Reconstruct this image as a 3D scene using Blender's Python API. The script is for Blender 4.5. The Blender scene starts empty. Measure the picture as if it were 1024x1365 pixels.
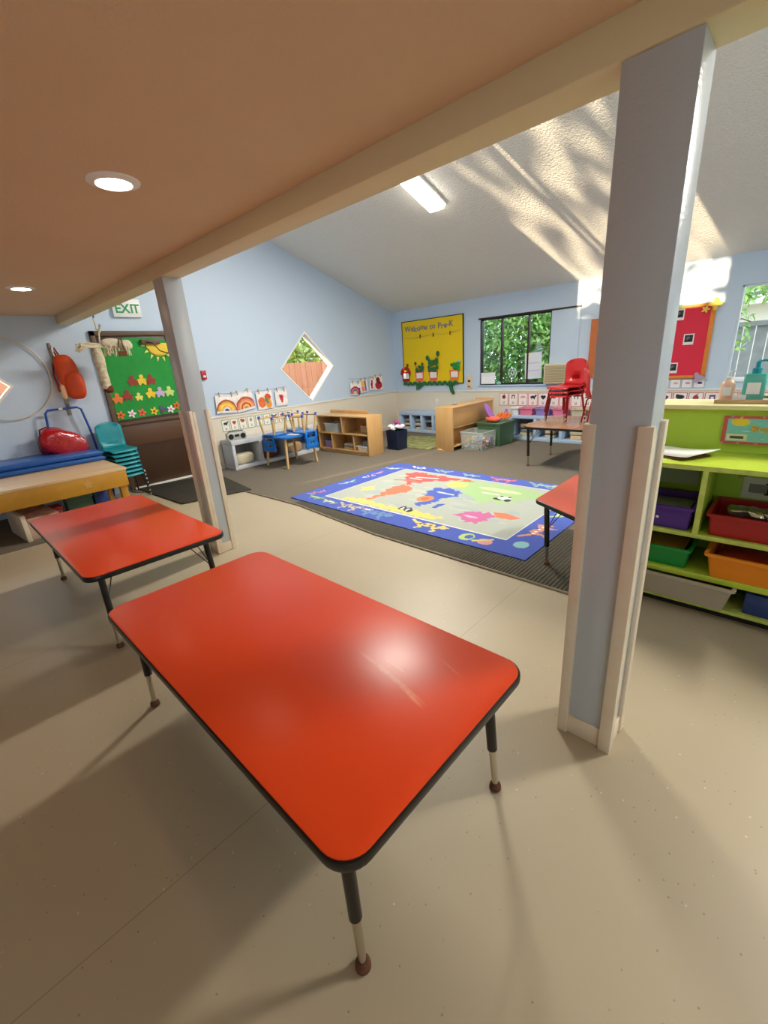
import bpy, bmesh, math, random
import numpy as np
from mathutils import Vector, Matrix
random.seed(7); rng = np.random.default_rng(7)
PI = math.pi
COL = bpy.context.scene.collection

# ------------------------------------------------------------------ colour + materials
def lin(c):
    if isinstance(c, str):
        c = c.lstrip('#'); c = [int(c[i:i+2], 16)/255 for i in (0, 2, 4)]
    return [(x/12.92 if x <= .04045 else ((x+.055)/1.055)**2.4) for x in c]
def mat(name, col, rough=.5, metal=0, coat=0, bump=None, vary=None, emit=0, spec=.5, alpha=None, coatr=.1, sheen=0):
    """bump=(scale, strength, distance)   vary=(scale, amount, second colour)"""
    m = bpy.data.materials.new(name); m.use_nodes = True; nt = m.node_tree
    b = nt.nodes['Principled BSDF']; c = lin(col)+[1]
    b.inputs['Base Color'].default_value = c; b.inputs['Roughness'].default_value = rough
    b.inputs['Metallic'].default_value = metal; b.inputs['Specular IOR Level'].default_value = spec
    b.inputs['Coat Weight'].default_value = coat; b.inputs['Coat Roughness'].default_value = coatr
    if sheen: b.inputs['Sheen Weight'].default_value = sheen
    if emit:
        b.inputs['Emission Color'].default_value = c; b.inputs['Emission Strength'].default_value = emit
    if alpha is not None: b.inputs['Alpha'].default_value = alpha
    tc = nt.nodes.new('ShaderNodeTexCoord')
    if vary:
        n = nt.nodes.new('ShaderNodeTexNoise'); n.inputs['Scale'].default_value = vary[0]; n.inputs['Detail'].default_value = 5
        mx = nt.nodes.new('ShaderNodeMix'); mx.data_type = 'RGBA'
        mx.inputs[6].default_value = c; mx.inputs[7].default_value = lin(vary[2])+[1]
        r = nt.nodes.new('ShaderNodeMapRange'); r.inputs[1].default_value = .35; r.inputs[2].default_value = .7; r.inputs[4].default_value = vary[1]
        nt.links.new(tc.outputs['Object'], n.inputs['Vector']); nt.links.new(n.outputs[0], r.inputs[0])
        nt.links.new(r.outputs[0], mx.inputs[0]); nt.links.new(mx.outputs[2], b.inputs['Base Color'])
    if bump:
        n = nt.nodes.new('ShaderNodeTexNoise'); n.inputs['Scale'].default_value = bump[0]; n.inputs['Detail'].default_value = 3
        bp = nt.nodes.new('ShaderNodeBump'); bp.inputs['Strength'].default_value = bump[1]; bp.inputs['Distance'].default_value = bump[2]
        nt.links.new(tc.outputs['Object'], n.inputs['Vector']); nt.links.new(n.outputs[0], bp.inputs['Height'])
        nt.links.new(bp.outputs[0], b.inputs['Normal'])
    return m
def painted(name, rough=.7, bump=None, sheen=0):
    m = mat(name, '#ffffff', rough, bump=bump, sheen=sheen); nt = m.node_tree
    a = nt.nodes.new('ShaderNodeAttribute'); a.attribute_name = 'Col'
    nt.links.new(a.outputs['Color'], nt.nodes['Principled BSDF'].inputs['Base Color'])
    return m
def woodmat(name, c1, c2, rough=.4, scale=6, axis=0, coat=.2):
    m = mat(name, c1, rough, coat=coat); nt = m.node_tree; b = nt.nodes['Principled BSDF']
    tc = nt.nodes.new('ShaderNodeTexCoord'); mp = nt.nodes.new('ShaderNodeMapping')
    s = [scale*4]*3; s[axis] = scale*.35; mp.inputs['Scale'].default_value = s
    n = nt.nodes.new('ShaderNodeTexNoise'); n.inputs['Scale'].default_value = 1; n.inputs['Detail'].default_value = 6; n.inputs['Distortion'].default_value = .6
    mx = nt.nodes.new('ShaderNodeMix'); mx.data_type = 'RGBA'
    mx.inputs[6].default_value = lin(c1)+[1]; mx.inputs[7].default_value = lin(c2)+[1]
    nt.links.new(tc.outputs['Object'], mp.inputs[0]); nt.links.new(mp.outputs[0], n.inputs['Vector'])
    nt.links.new(n.outputs[0], mx.inputs[0]); nt.links.new(mx.outputs[2], b.inputs['Base Color'])
    return m
def glassmat(name, tint='#ffffff', refl=1.45):
    m = bpy.data.materials.new(name); m.use_nodes = True; nt = m.node_tree; nt.nodes.clear()
    o = nt.nodes.new('ShaderNodeOutputMaterial'); t = nt.nodes.new('ShaderNodeBsdfTransparent'); g = nt.nodes.new('ShaderNodeBsdfGlossy')
    g.inputs['Roughness'].default_value = .02; t.inputs[0].default_value = lin(tint)+[1]
    f = nt.nodes.new('ShaderNodeFresnel'); ge = nt.nodes.new('ShaderNodeNewGeometry'); im = nt.nodes.new('ShaderNodeMapRange')
    im.inputs[3].default_value = refl; im.inputs[4].default_value = 1/refl; nt.links.new(ge.outputs['Backfacing'], im.inputs[0]); nt.links.new(im.outputs[0], f.inputs[0]); mx = nt.nodes.new('ShaderNodeMixShader')
    nt.links.new(f.outputs[0], mx.inputs[0]); nt.links.new(t.outputs[0], mx.inputs[1]); nt.links.new(g.outputs[0], mx.inputs[2])
    nt.links.new(mx.outputs[0], o.inputs[0]); return m
def plasticmat(name, col, alpha, rough=.25):
    m = bpy.data.materials.new(name); m.use_nodes = True; nt = m.node_tree
    b = nt.nodes['Principled BSDF']; b.inputs['Base Color'].default_value = lin(col)+[1]; b.inputs['Roughness'].default_value = rough
    b.inputs['Alpha'].default_value = alpha; return m

M = {}
M['wall'] = mat('wall_paint', '#c6d7ea', .5, bump=(55, .25, .004))
M['blue_trim'] = mat('blue_wood_paint', '#b4cbe8', .45, bump=(40, .3, .004))
M['cream'] = mat('cream_paint', '#e6dccb', .45, bump=(50, .2, .003))
M['cream_wood'] = mat('cream_wood_trim', '#efe0c8', .35, bump=(20, .3, .003), vary=(14, .4, '#e2cba8'))
M['white'] = mat('white_paint', '#eeeeea', .35)
M['beam'] = mat('beam_paint', '#e3d3a8', .55, bump=(18, .3, .006))
M['post'] = mat('post_paint', '#c2c9cf', .28, bump=(85, .35, .004))
M['lowceil'] = mat('low_ceiling_paint', '#dbbf9e', .8, bump=(130, .5, .004), vary=(3, .3, '#d3b490'))
def stucco():
    m = mat('textured_ceiling', '#e7e8e4', .7); nt = m.node_tree; b = nt.nodes['Principled BSDF']
    tc = nt.nodes.new('ShaderNodeTexCoord'); n = nt.nodes.new('ShaderNodeTexNoise'); n.inputs['Scale'].default_value = 42; n.inputs['Detail'].default_value = 4; n.inputs['Roughness'].default_value = .6
    v = nt.nodes.new('ShaderNodeTexVoronoi'); v.inputs['Scale'].default_value = 55
    ad = nt.nodes.new('ShaderNodeMath'); ad.operation = 'MULTIPLY_ADD'; ad.inputs[1].default_value = -.35
    bp = nt.nodes.new('ShaderNodeBump'); bp.inputs['Strength'].default_value = .75; bp.inputs['Distance'].default_value = .017
    nt.links.new(tc.outputs['Object'], n.inputs['Vector']); nt.links.new(tc.outputs['Object'], v.inputs['Vector'])
    nt.links.new(v.outputs[0], ad.inputs[0]); nt.links.new(n.outputs[0], ad.inputs[2]); nt.links.new(ad.outputs[0], bp.inputs['Height'])
    nt.links.new(bp.outputs[0], b.inputs['Normal']); return m
M['stucco'] = stucco()
def vinyl():
    m = mat('vinyl_floor', '#c4b59c', .42); nt = m.node_tree; b = nt.nodes['Principled BSDF']
    tc = nt.nodes.new('ShaderNodeTexCoord')
    n = nt.nodes.new('ShaderNodeTexNoise'); n.inputs['Scale'].default_value = 1.3; n.inputs['Detail'].default_value = 6
    v = nt.nodes.new('ShaderNodeTexVoronoi'); v.inputs['Scale'].default_value = 26
    v2 = nt.nodes.new('ShaderNodeTexVoronoi'); v2.inputs['Scale'].default_value = 17
    r1 = nt.nodes.new('ShaderNodeMapRange'); r1.inputs[1].default_value = .05; r1.inputs[2].default_value = .09; r1.inputs[3].default_value = .5; r1.inputs[4].default_value = 0
    r2 = nt.nodes.new('ShaderNodeMapRange'); r2.inputs[1].default_value = .035; r2.inputs[2].default_value = .07; r2.inputs[3].default_value = .55; r2.inputs[4].default_value = 0
    a = nt.nodes.new('ShaderNodeMix'); a.data_type = 'RGBA'; a.inputs[6].default_value = lin('#c2b398')+[1]; a.inputs[7].default_value = lin('#b2a388')+[1]
    c = nt.nodes.new('ShaderNodeMix'); c.data_type = 'RGBA'; c.inputs[7].default_value = lin('#5e4c34')+[1]
    d = nt.nodes.new('ShaderNodeMix'); d.data_type = 'RGBA'; d.inputs[7].default_value = lin('#efe8d8')+[1]
    # sheet seams every 1.83 m
    sp = nt.nodes.new('ShaderNodeSeparateXYZ'); nt.links.new(tc.outputs['Object'], sp.inputs[0])
    ma = nt.nodes.new('ShaderNodeMath'); ma.operation = 'PINGPONG'; ma.inputs[1].default_value = .915; nt.links.new(sp.outputs[0], ma.inputs[0])
    lt = nt.nodes.new('ShaderNodeMath'); lt.operation = 'LESS_THAN'; lt.inputs[1].default_value = .0012; nt.links.new(ma.outputs[0], lt.inputs[0])
    e = nt.nodes.new('ShaderNodeMix'); e.data_type = 'RGBA'; e.inputs[7].default_value = lin('#8f8068')+[1]
    for t in (n, v, v2): nt.links.new(tc.outputs['Object'], t.inputs['Vector'])
    nt.links.new(n.outputs[0], a.inputs[0]); nt.links.new(v.outputs[0], r1.inputs[0]); nt.links.new(v2.outputs[0], r2.inputs[0])
    nt.links.new(a.outputs[2], c.inputs[6]); nt.links.new(r1.outputs[0], c.inputs[0]); nt.links.new(c.outputs[2], d.inputs[6]); nt.links.new(r2.outputs[0], d.inputs[0])
    nt.links.new(d.outputs[2], e.inputs[6]); nt.links.new(lt.outputs[0], e.inputs[0])
    nt.links.new(e.outputs[2], b.inputs['Base Color'])
    bp = nt.nodes.new('ShaderNodeBump'); bp.inputs['Strength'].default_value = .15; bp.inputs['Distance'].default_value = .003
    nt.links.new(n.outputs[0], bp.inputs['Height']); nt.links.new(bp.outputs[0], b.inputs['Normal'])
    return m
M['vinyl'] = vinyl()
M['carpet'] = mat('grey_brown_carpet', '#80776a', .95, bump=(180, .8, .008), vary=(90, .55, '#62594c'), spec=.1)
M['runner'] = mat('ribbed_mat', '#5f5a4e', .9, bump=(160, .5, .004), vary=(60, .5, '#4a463c'), spec=.15)
nt = M['runner'].node_tree; _w = nt.nodes.new('ShaderNodeTexWave'); _w.inputs['Scale'].default_value = 12; _w.bands_direction = 'X'; _t = nt.nodes.new('ShaderNodeTexCoord'); _b = nt.nodes.new('ShaderNodeBump'); _b.inputs['Distance'].default_value = .006
nt.links.new(_t.outputs['Object'], _w.inputs['Vector']); nt.links.new(_w.outputs[0], _b.inputs['Height']); nt.links.new(_b.outputs[0], nt.nodes['Principled BSDF'].inputs['Normal'])
M['dark_mat'] = mat('dark_entrance_mat', '#4a453c', .95, bump=(150, .8, .006), vary=(5, .5, '#37383a'), spec=.1)
M['green_mat'] = mat('green_play_mat', '#6f7a45', .95, vary=(9, 1, '#a9a06a'), bump=(80, .6, .006))
M['strip'] = mat('metal_transition', '#8d8069', .5)
M['red_lam'] = mat('red_laminate', '#e2481c', .31, spec=.26, bump=(300, .04, .001), vary=(2, .25, '#dc4018'))
M['black_edge'] = mat('black_vinyl_edge', '#14100e', .3)
M['black_metal'] = mat('black_metal', '#120f0d', .3)
M['chrome'] = mat('chrome', '#c9c2b4', .22, 1)
M['rust'] = mat('rusty_glide', '#6b3a1c', .6, vary=(90, .7, '#3b1e10'))
M['pink_lam'] = mat('pinkish_red_laminate', '#d8573f', .3, coat=.3, coatr=.15)  # pinker red than the other table tops
M['oak_lam'] = woodmat('wood_grain_laminate', '#b98a66', '#7d5136', .25, 5, 1)
M['maple'] = woodmat('maple_plywood', '#d9ae74', '#c4955a', .4, 5, 2)
M['maple_edge'] = mat('maple_edge', '#c99e65', .4)
M['yellow_wood'] = mat('yellow_painted_wood', '#c08a1e', .5, vary=(12, .4, '#a8741a'), bump=(30, .2, .003))
M['plank'] = woodmat('bare_pine_top', '#e3c79f', '#caa06f', .5, 3, 1)
M['blue_vinyl'] = mat('blue_vinyl_mat', '#1f57a3', .3, bump=(6, .3, .02))
M['blue_paint'] = mat('blue_metal', '#1d4fa8', .3)
M['teal'] = mat('teal_plastic', '#158f9c', .35)
M['red_plastic'] = mat('red_plastic', '#b81d20', .32)
M['red_metal'] = mat('red_metal_legs', '#a3252a', .25, .6)
M['blue_plastic'] = mat('blue_plastic', '#146fc4', .35)
M['cap_blue'] = mat('blue_cap', '#3b63c8', .4)
M['birch'] = woodmat('birch_leg', '#e0bd84', '#cda363', .45, 4, 2)
M['dark_brown'] = mat('dark_brown_door', '#4a3120', .45, vary=(6, .4, '#3d2719'))
M['door_panel'] = mat('brown_kick_panel', '#5d3f29', .45)
M['door_frame'] = mat('brown_door_frame', '#5a4330', .5, vary=(8, .5, '#6b5440'))
M['maroon'] = mat('maroon_jamb', '#3d1410', .5)
M['green_paper'] = mat('green_paper', '#1f9a3c', .75, bump=(5, .6, .02), vary=(4, .4, '#1b8734'))
M['yellow_paper'] = mat('yellow_paper', '#f2cf08', .7, bump=(6, .4, .01))
M['red_paper'] = mat('red_paper', '#dd2743', .7, bump=(7, .3, .01))
M['orange_frame'] = mat('orange_border', '#e08a32', .6, vary=(30, .4, '#c96f28'))
M['black'] = mat('black_plastic', '#151515', .4)
M['dark'] = mat('gap_shade_black', '#1c1a18', .9)  # black for the shade painted into the gap under the lime shelf
M['paper'] = mat('white_paper', '#f1efe8', .8)
M['rope'] = mat('pale_rope', '#ded3b8', .9, vary=(60, .5, '#b9a985'))
M['bark'] = mat('bark', '#e5dcc2', .9, vary=(25, .8, '#a58a5e'))
M['brown'] = mat('brown_felt', '#6a3a1e', .9)
M['metal'] = mat('brushed_steel', '#8d877c', .35, .9)
M['cubby_white'] = mat('pale_painted_cubby', '#d3d6da', .5, bump=(25, .2, .003))
M['cubby_blue'] = mat('light_blue_cubby', '#bcd3ee', .5, bump=(25, .2, .003))
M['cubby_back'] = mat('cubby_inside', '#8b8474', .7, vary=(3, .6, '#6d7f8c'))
M['lime'] = mat('lime_green_paint', '#b7d440', .42, bump=(18, .3, .004), vary=(7, .3, '#98bb2e'))
M['lime_top'] = mat('lime_shelf_top', '#c3d845', .35, vary=(6, .35, '#b0c836'))
M['lime_edge'] = mat('worn_lime_edge', '#c8d765', .5, vary=(22, .7, '#a5b04a'))
M['cream_top'] = mat('cream_shelf_top', '#e9dfa4', .4)
M['clear'] = plasticmat('clear_plastic', '#e6efe9', .28)
M['clear_lid'] = plasticmat('frosted_plastic', '#dfe6e4', .5)
M['aqua_liquid'] = plasticmat('aqua_liquid', '#35b9a8', .7)
M['pink_liquid'] = plasticmat('peach_liquid', '#edc2a5', .7)
M['glass'] = glassmat('window_glass')
M['bronze'] = mat('dark_bronze_frame', '#3a302a', .4, .5)
M['alu'] = mat('white_window_frame', '#e8edf3', .35)
M['bed'] = mat('ground_soil', '#a8a296', .95, vary=(2, .5, '#8c9070'))
M['leafA'] = mat('leaf_mid_green', '#5f9440', .55, vary=(2.5, .8, '#a3c05a'))
M['leafB'] = mat('leaf_pale_green', '#8fbf62', .55, vary=(3, .8, '#d0dc7c'))
M['leafY'] = mat('leaf_yellow_green', '#c3cf57', .55, vary=(3, .8, '#93b04a'))
M['twig'] = mat('twig', '#5a4a38', .9)
M['fence_grey'] = mat('weathered_fence', '#a3a09a', .85, vary=(6, .7, '#8a8379'))
M['fence_orange'] = woodmat('cedar_fence', '#dd9468', '#c37650', .8, 3, 2)
for k, c in dict(purple='#4b1f86', bin_green='#108a3a', bin_red='#a60f14', bin_orange='#ef8e14', tub_grey='#b3aa96', navy='#15233f',
                 blue_box='#27407e', tote_green='#47694a', pink='#e97f9e', lav='#9b86c4', peach='#e8c9a0', tan='#b99873', magenta='#a2347f',
                 orange='#ee7a1e', coral='#f0684c', lilac='#b56fd0', yellow='#f4cf2c', grey='#8a8c8c', beige='#cfc3a5', maroon2='#7e1220',
                 mint='#79c3a0', darkgreen='#1e6a35', brownred='#9c2a18', white2='#f4f2f4', lightgreen='#cbe07e', lightyellow='#ece76a',
                 steelblue='#4b5a75', lilac2='#c9b6d8').items():
    M[k] = mat(k+'_colour', c, .42)
M['mustard'] = mat('mustard_letter', '#d9a63c', .6)
M['orange_fabric'] = mat('orange_nylon', '#df4a0c', .55, bump=(14, .5, .02), vary=(5, .4, '#c03c08'))
M['red_vinyl'] = mat('shiny_red_vinyl', '#b50f1a', .14, coat=.6, bump=(9, .7, .03))
M['toys'] = mat('jumbled_toys', '#d9a23c', .5)
M['cp'] = painted('painted_paper'); M['rug'] = painted('printed_rug_pile', .95, bump=(220, .7, .006), sheen=.2)
M['lens'] = mat('glowing_lens', '#ffe8c8', .4, emit=31); M['tube'] = mat('glowing_diffuser', '#fff4e2', .4, emit=9)
M['exit_green'] = mat('exit_green', '#1f9a58', .5)

# ------------------------------------------------------------------ mesh builder
class G:
    def __init__(s): s.v = []; s.f = []; s.mi = []; s.cur = 0
    def add(s, vs, fs, T=None):
        b = len(s.v)
        for p in vs: s.v.append(tuple(T @ Vector(p)) if T is not None else tuple(p))
        for f in fs: s.f.append(tuple(i+b for i in f)); s.mi.append(s.cur)
        return s
    def box(s, x0, y0, z0, x1, y1, z1, T=None):
        v = [(x0,y0,z0),(x1,y0,z0),(x1,y1,z0),(x0,y1,z0),(x0,y0,z1),(x1,y0,z1),(x1,y1,z1),(x0,y1,z1)]
        return s.add(v, [(0,3,2,1),(4,5,6,7),(0,1,5,4),(1,2,6,5),(2,3,7,6),(3,0,4,7)], T)
    def prism(s, pts, a, b, axis='z', T=None):
        n = len(pts)
        def mk(u, w, h): return {'z': (u, w, h), 'y': (u, h, w), 'x': (h, u, w)}[axis]
        v = [mk(u, w, a) for u, w in pts]+[mk(u, w, b) for u, w in pts]
        f = [tuple(range(n))[::-1], tuple(range(n, 2*n))]+[(i, (i+1) % n, (i+1) % n+n, i+n) for i in range(n)]
        return s.add(v, f, T)
    def cone(s, p0, p1, r0, r1, n=14, cap=True):
        p0, p1 = Vector(p0), Vector(p1); d = (p1-p0).normalized(); a = d.orthogonal().normalized(); b = d.cross(a)
        v = []
        for p, r in ((p0, r0), (p1, r1)):
            for i in range(n):
                t = 2*PI*i/n; v.append(p+a*math.cos(t)*r+b*math.sin(t)*r)
        f = [(i, (i+1) % n, (i+1) % n+n, i+n) for i in range(n)]
        if cap: f += [tuple(range(n))[::-1], tuple(range(n, 2*n))]
        return s.add(v, f)
    def tube(s, pts, r, n=8, closed=False):
        pts = [Vector(p) for p in pts]; m = len(pts); v = []; up = None
        for i, p in enumerate(pts):
            if closed: d = pts[(i+1) % m]-pts[i-1]
            else: d = (pts[min(i+1, m-1)]-pts[max(i-1, 0)])
            d.normalize()
            a = (d.orthogonal() if up is None else up-d*up.dot(d)).normalized(); up = a; b = d.cross(a)
            rr = r[i] if isinstance(r, (list, tuple)) else r
            for k in range(n): t = 2*PI*k/n; v.append(p+a*math.cos(t)*rr+b*math.sin(t)*rr)
        f = []
        for i in range(m if closed else m-1):
            j = (i+1) % m
            f += [(i*n+k, i*n+(k+1) % n, j*n+(k+1) % n, j*n+k) for k in range(n)]
        if not closed: f += [tuple(range(n))[::-1], tuple(range((m-1)*n, m*n))]
        return s.add(v, f)
    def lathe(s, prof, c=(0,0,0), n=24):
        v = []; m = len(prof)
        for r, z in prof:
            for k in range(n): t = 2*PI*k/n; v.append((c[0]+r*math.cos(t), c[1]+r*math.sin(t), c[2]+z))
        f = [(i*n+k, i*n+(k+1) % n, (i+1)*n+(k+1) % n, (i+1)*n+k) for i in range(m-1) for k in range(n)]
        f += [tuple(range(n))[::-1], tuple(range((m-1)*n, m*n))]
        return s.add(v, f)
    def blob(s, c, r, e=1.0, n=20, m=12, noise=0, T=None):
        """superellipsoid; e<1 boxier"""
        sg = lambda x, p: math.copysign(abs(x)**p, x); v = []
        for j in range(m+1):
            ph = -PI/2+PI*j/m
            for i in range(n):
                t = 2*PI*i/n; k = 1+noise*(random.random()-.5) if 0 < j < m else 1
                v.append((c[0]+r[0]*sg(math.cos(ph), e)*sg(math.cos(t), e)*k, c[1]+r[1]*sg(math.cos(ph), e)*sg(math.sin(t), e)*k, c[2]+r[2]*sg(math.sin(ph), e)*k))
        f = [(j*n+i, j*n+(i+1) % n, (j+1)*n+(i+1) % n, (j+1)*n+i) for j in range(m) for i in range(n)]
        return s.add(v, f, T)
    def build(s, name, m, parent=None, bevel=0, smooth=40, loc=None, rot=None, weld=False):
        me = bpy.data.meshes.new(name); me.from_pydata([tuple(p) for p in s.v], [], s.f)
        ms = m if isinstance(m, (list, tuple)) else [m]
        for q in ms: me.materials.append(M[q] if isinstance(q, str) else q)
        if len(ms) > 1: me.polygons.foreach_set('material_index', s.mi)
        bm = bmesh.new(); bm.from_mesh(me)
        if weld: bmesh.ops.remove_doubles(bm, verts=bm.verts, dist=1e-4)
        bmesh.ops.recalc_face_normals(bm, faces=bm.faces)
        if bevel:
            es = [e for e in bm.edges if len(e.link_faces) == 2 and e.calc_face_angle(0) > .6]
            bmesh.ops.bevel(bm, geom=es, offset=bevel, segments=2, profile=.5, affect='EDGES', clamp_overlap=True)
        bm.to_mesh(me); bm.free()
        if smooth:
            me.polygons.foreach_set('use_smooth', [True]*len(me.polygons)); me.set_sharp_from_angle(angle=math.radians(smooth))
        me.update()
        o = bpy.data.objects.new(name, me); COL.objects.link(o)
        if parent is not None: o.parent = parent
        if loc: o.location = loc
        if rot: o.rotation_euler = rot
        return o
def tag(o, label, cat, group=None, kind=None):
    o['label'] = label; o['category'] = cat
    if group: o['group'] = group
    if kind: o['kind'] = kind
    return o
def thing(name, label, cat, loc=(0,0,0), rz=0, group=None, rot=None):
    o = bpy.data.objects.new(name, None); COL.objects.link(o); o.empty_display_size = .1
    o.location = loc; o.rotation_euler = rot or (0, 0, rz)
    return tag(o, label, cat, group)
def struct(g, name, m, parent=None, **k):
    o = g.build(name, m, parent, **k); 
    if parent is None: o['kind'] = 'structure'
    return o
def dup(root, loc, rot, label, group=None):
    def rec(o, par):
        c = o.copy(); COL.objects.link(c); c.parent = par
        for ch in list(o.children): rec(ch, c)
        return c
    r = rec(root, None); r.location = loc; r.rotation_euler = rot; r['label'] = label
    if group: r['group'] = group
    return r
def rrect(x0, y0, x1, y1, r, n=6):
    out = []
    for cx, cy, a in ((x1-r, y1-r, 0), (x0+r, y1-r, 90), (x0+r, y0+r, 180), (x1-r, y0+r, 270)):
        for i in range(n+1):
            t = math.radians(a+90*i/n); out.append((cx+r*math.cos(t), cy+r*math.sin(t)))
    return out
def roundpoly(pts, r, n=5):
    out = []; m = len(pts)
    for i in range(m):
        p = Vector(pts[i]); a = Vector(pts[i-1]); b = Vector(pts[(i+1) % m])
        da = (a-p).normalized(); db = (b-p).normalized(); L = r/math.tan(math.acos(max(-1, min(1, da.dot(db))))/2)
        s, e = p+da*L, p+db*L
        for k in range(n+1):
            t = k/n; out.append(tuple(s*(1-t)**2+p*2*t*(1-t)+e*t*t))
    return out
# ---- painted canvases: shapes in 0..1 x 0..1, drawn in order
def raster(nx, ny, bg, shapes, asp=1.0):
    img = np.empty((ny, nx, 3)); img[:] = lin(bg)
    X, Y = np.meshgrid((np.arange(nx)+.5)/nx, (np.arange(ny)+.5)/ny)
    for s in shapes:
        k, c = s[0], lin(s[1])
        if k == 'r': _, _, a, b, d, e = s; m = (X >= a) & (X <= d) & (Y >= b) & (Y <= e)
        elif k == 'e': _, _, a, b, rx, ry = s; m = ((X-a)/rx)**2+((Y-b)/ry)**2 <= 1
        elif k == 'a': _, _, a, b, r0, r1 = s; q = np.hypot((X-a)*asp, Y-b); m = (q >= r0) & (q <= r1) & (Y >= b)
        elif k == 'p':
            P = s[2]; m = np.zeros_like(X, bool); X0_, Y0_ = X, Y
            if nx > 300 and len(P) > 5:
                X = X+.006*np.sin(Y*95+X*20)+.004*np.sin(Y*210+1); Y = Y+.008*np.sin(X0_*120+Y0_*15)+.006*np.sin(X0_*230+2)
            for i in range(len(P)):
                x1, y1 = P[i-1]; x2, y2 = P[i]
                if y1 == y2: continue
                m ^= ((y1 > Y) != (y2 > Y)) & (X < (x2-x1)*(Y-y1)/(y2-y1)+x1)
            X, Y = X0_, Y0_
        elif k == 'l':
            m = np.zeros_like(X, bool); P = s[2]; w = s[3]
            for i in range(len(P)-1):
                a = np.array(P[i]); d = np.array(P[i+1])-a; t = np.clip(((X-a[0])*d[0]+(Y-a[1])*d[1])/(d@d+1e-9), 0, 1)
                m |= np.hypot((X-a[0]-t*d[0])*asp, Y-a[1]-t*d[1]) <= w
        img[m] = c
    return img
def canvas(name, w, h, nx, ny, bg, shapes, parent=None, t=.003, m='cp', loc=None, rot=None, flat=False, wave=0):
    img = raster(nx, ny, bg, shapes, w/h)
    v = []; 
    for j in range(ny+1):
        for i in range(nx+1):
            x, y = -w/2+w*i/nx, h*j/ny
            d = wave*math.sin(x*9/w+1)*math.sin(y*7/h)
            v.append((x, y, t+d) if flat else (x, -t-abs(d), y))
    f = [(j*(nx+1)+i, j*(nx+1)+i+1, (j+1)*(nx+1)+i+1, (j+1)*(nx+1)+i) for j in range(ny) for i in range(nx)]
    b = len(v); per = [(i, 0) for i in range(nx)]+[(nx, j) for j in range(ny)]+[(i, ny) for i in range(nx, 0, -1)]+[(0, j) for j in range(ny, 0, -1)]
    ids = [j*(nx+1)+i for i, j in per]
    for i, j in per:
        x, y = -w/2+w*i/nx, h*j/ny; v.append((x, y, 0) if flat else (x, 0, y))
    n = len(per); nf = len(f)
    f += [(ids[k], b+k, b+(k+1) % n, ids[(k+1) % n]) for k in range(n)]+[tuple(range(b, b+n))]
    me = bpy.data.meshes.new(name); me.from_pydata(v, [], f); me.materials.append(M[m])
    at = me.attributes.new('Col', 'FLOAT_COLOR', 'CORNER'); cols = np.ones((len(me.loops), 4), np.float32)
    cols[:nf*4, :3] = np.repeat(img.reshape(-1, 3), 4, axis=0)
    edge = img[0, 0]; cols[nf*4:, :3] = edge
    at.data.foreach_set('color', cols.ravel()); me.update()
    o = bpy.data.objects.new(name, me); COL.objects.link(o)
    if parent is not None: o.parent = parent
    if loc: o.location = loc
    if rot: o.rotation_euler = rot
    return o
def text(name, body, size, m, parent, loc, rot=(PI/2, 0, 0), depth=.002, align='LEFT', bold=0):
    c = bpy.data.curves.new(name, 'FONT'); c.body = body; c.size = size; c.extrude = depth; c.align_x = align; c.offset = bold
    o = bpy.data.objects.new(name+'_src', c); COL.objects.link(o)
    dg = bpy.context.evaluated_depsgraph_get(); me = bpy.data.meshes.new_from_object(o.evaluated_get(dg))
    bpy.data.objects.remove(o); bpy.data.curves.remove(c)
    me.materials.clear(); me.materials.append(M[m])
    q = bpy.data.objects.new(name, me); COL.objects.link(q); q.parent = parent; q.location = loc; q.rotation_euler = rot
    return q
def wid(o): return max(v.co.x for v in o.data.vertices)
LW = PI/2     # rotation that puts a panel (facing -Y) on the left wall (facing +X)

# ------------------------------------------------------------------ room shell
HF, SL = 2.42, .345        # eave height at far wall, ceiling slope
HL, HB = 2.235, 2.14       # low ceiling, beam underside
BY0, BY1 = -5.99, -5.84    # beam / post depth
XR, YB = 9.2, -10.6
def topz(y): return HF-SL*y
def diamond_wall(g, y0, y1, z0, ztop, cy, cz, r, a, b):
    """wall strip from y0..y1 with a diamond hole, extruded in x from a to b"""
    zt = ztop if callable(ztop) else (lambda y: ztop)
    L, R_, B, T = cy-r, cy+r, cz-r, cz+r
    g.prism([(y0, z0), (L, z0), (L, zt(L)), (y0, zt(y0))], a, b, 'x')
    g.prism([(R_, z0), (y1, z0), (y1, zt(y1)), (R_, zt(R_))], a, b, 'x')
    g.prism([(L, z0), (R_, z0), (R_, B), (L, B)], a, b, 'x')
    g.prism([(L, T), (R_, T), (R_, zt(R_)), (L, zt(L))], a, b, 'x')
    for p in ([(L, B), (cy, B), (L, cz)], [(cy, B), (R_, B), (R_, cz)], [(L, cz), (cy, T), (L, T)], [(R_, cz), (R_, T), (cy, T)]):
        g.prism(p, a, b, 'x')
D1 = (-2.345, 1.455, .61); D2 = (-7.19, 1.485, .61)
g = G(); diamond_wall(g, -5.92, 0, 0, topz, *D1, -.14, 0); diamond_wall(g, YB, -5.92, 0, HL+.05, *D2, -.14, 0)
struct(g, 'wall_left', 'wall', smooth=0)
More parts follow.
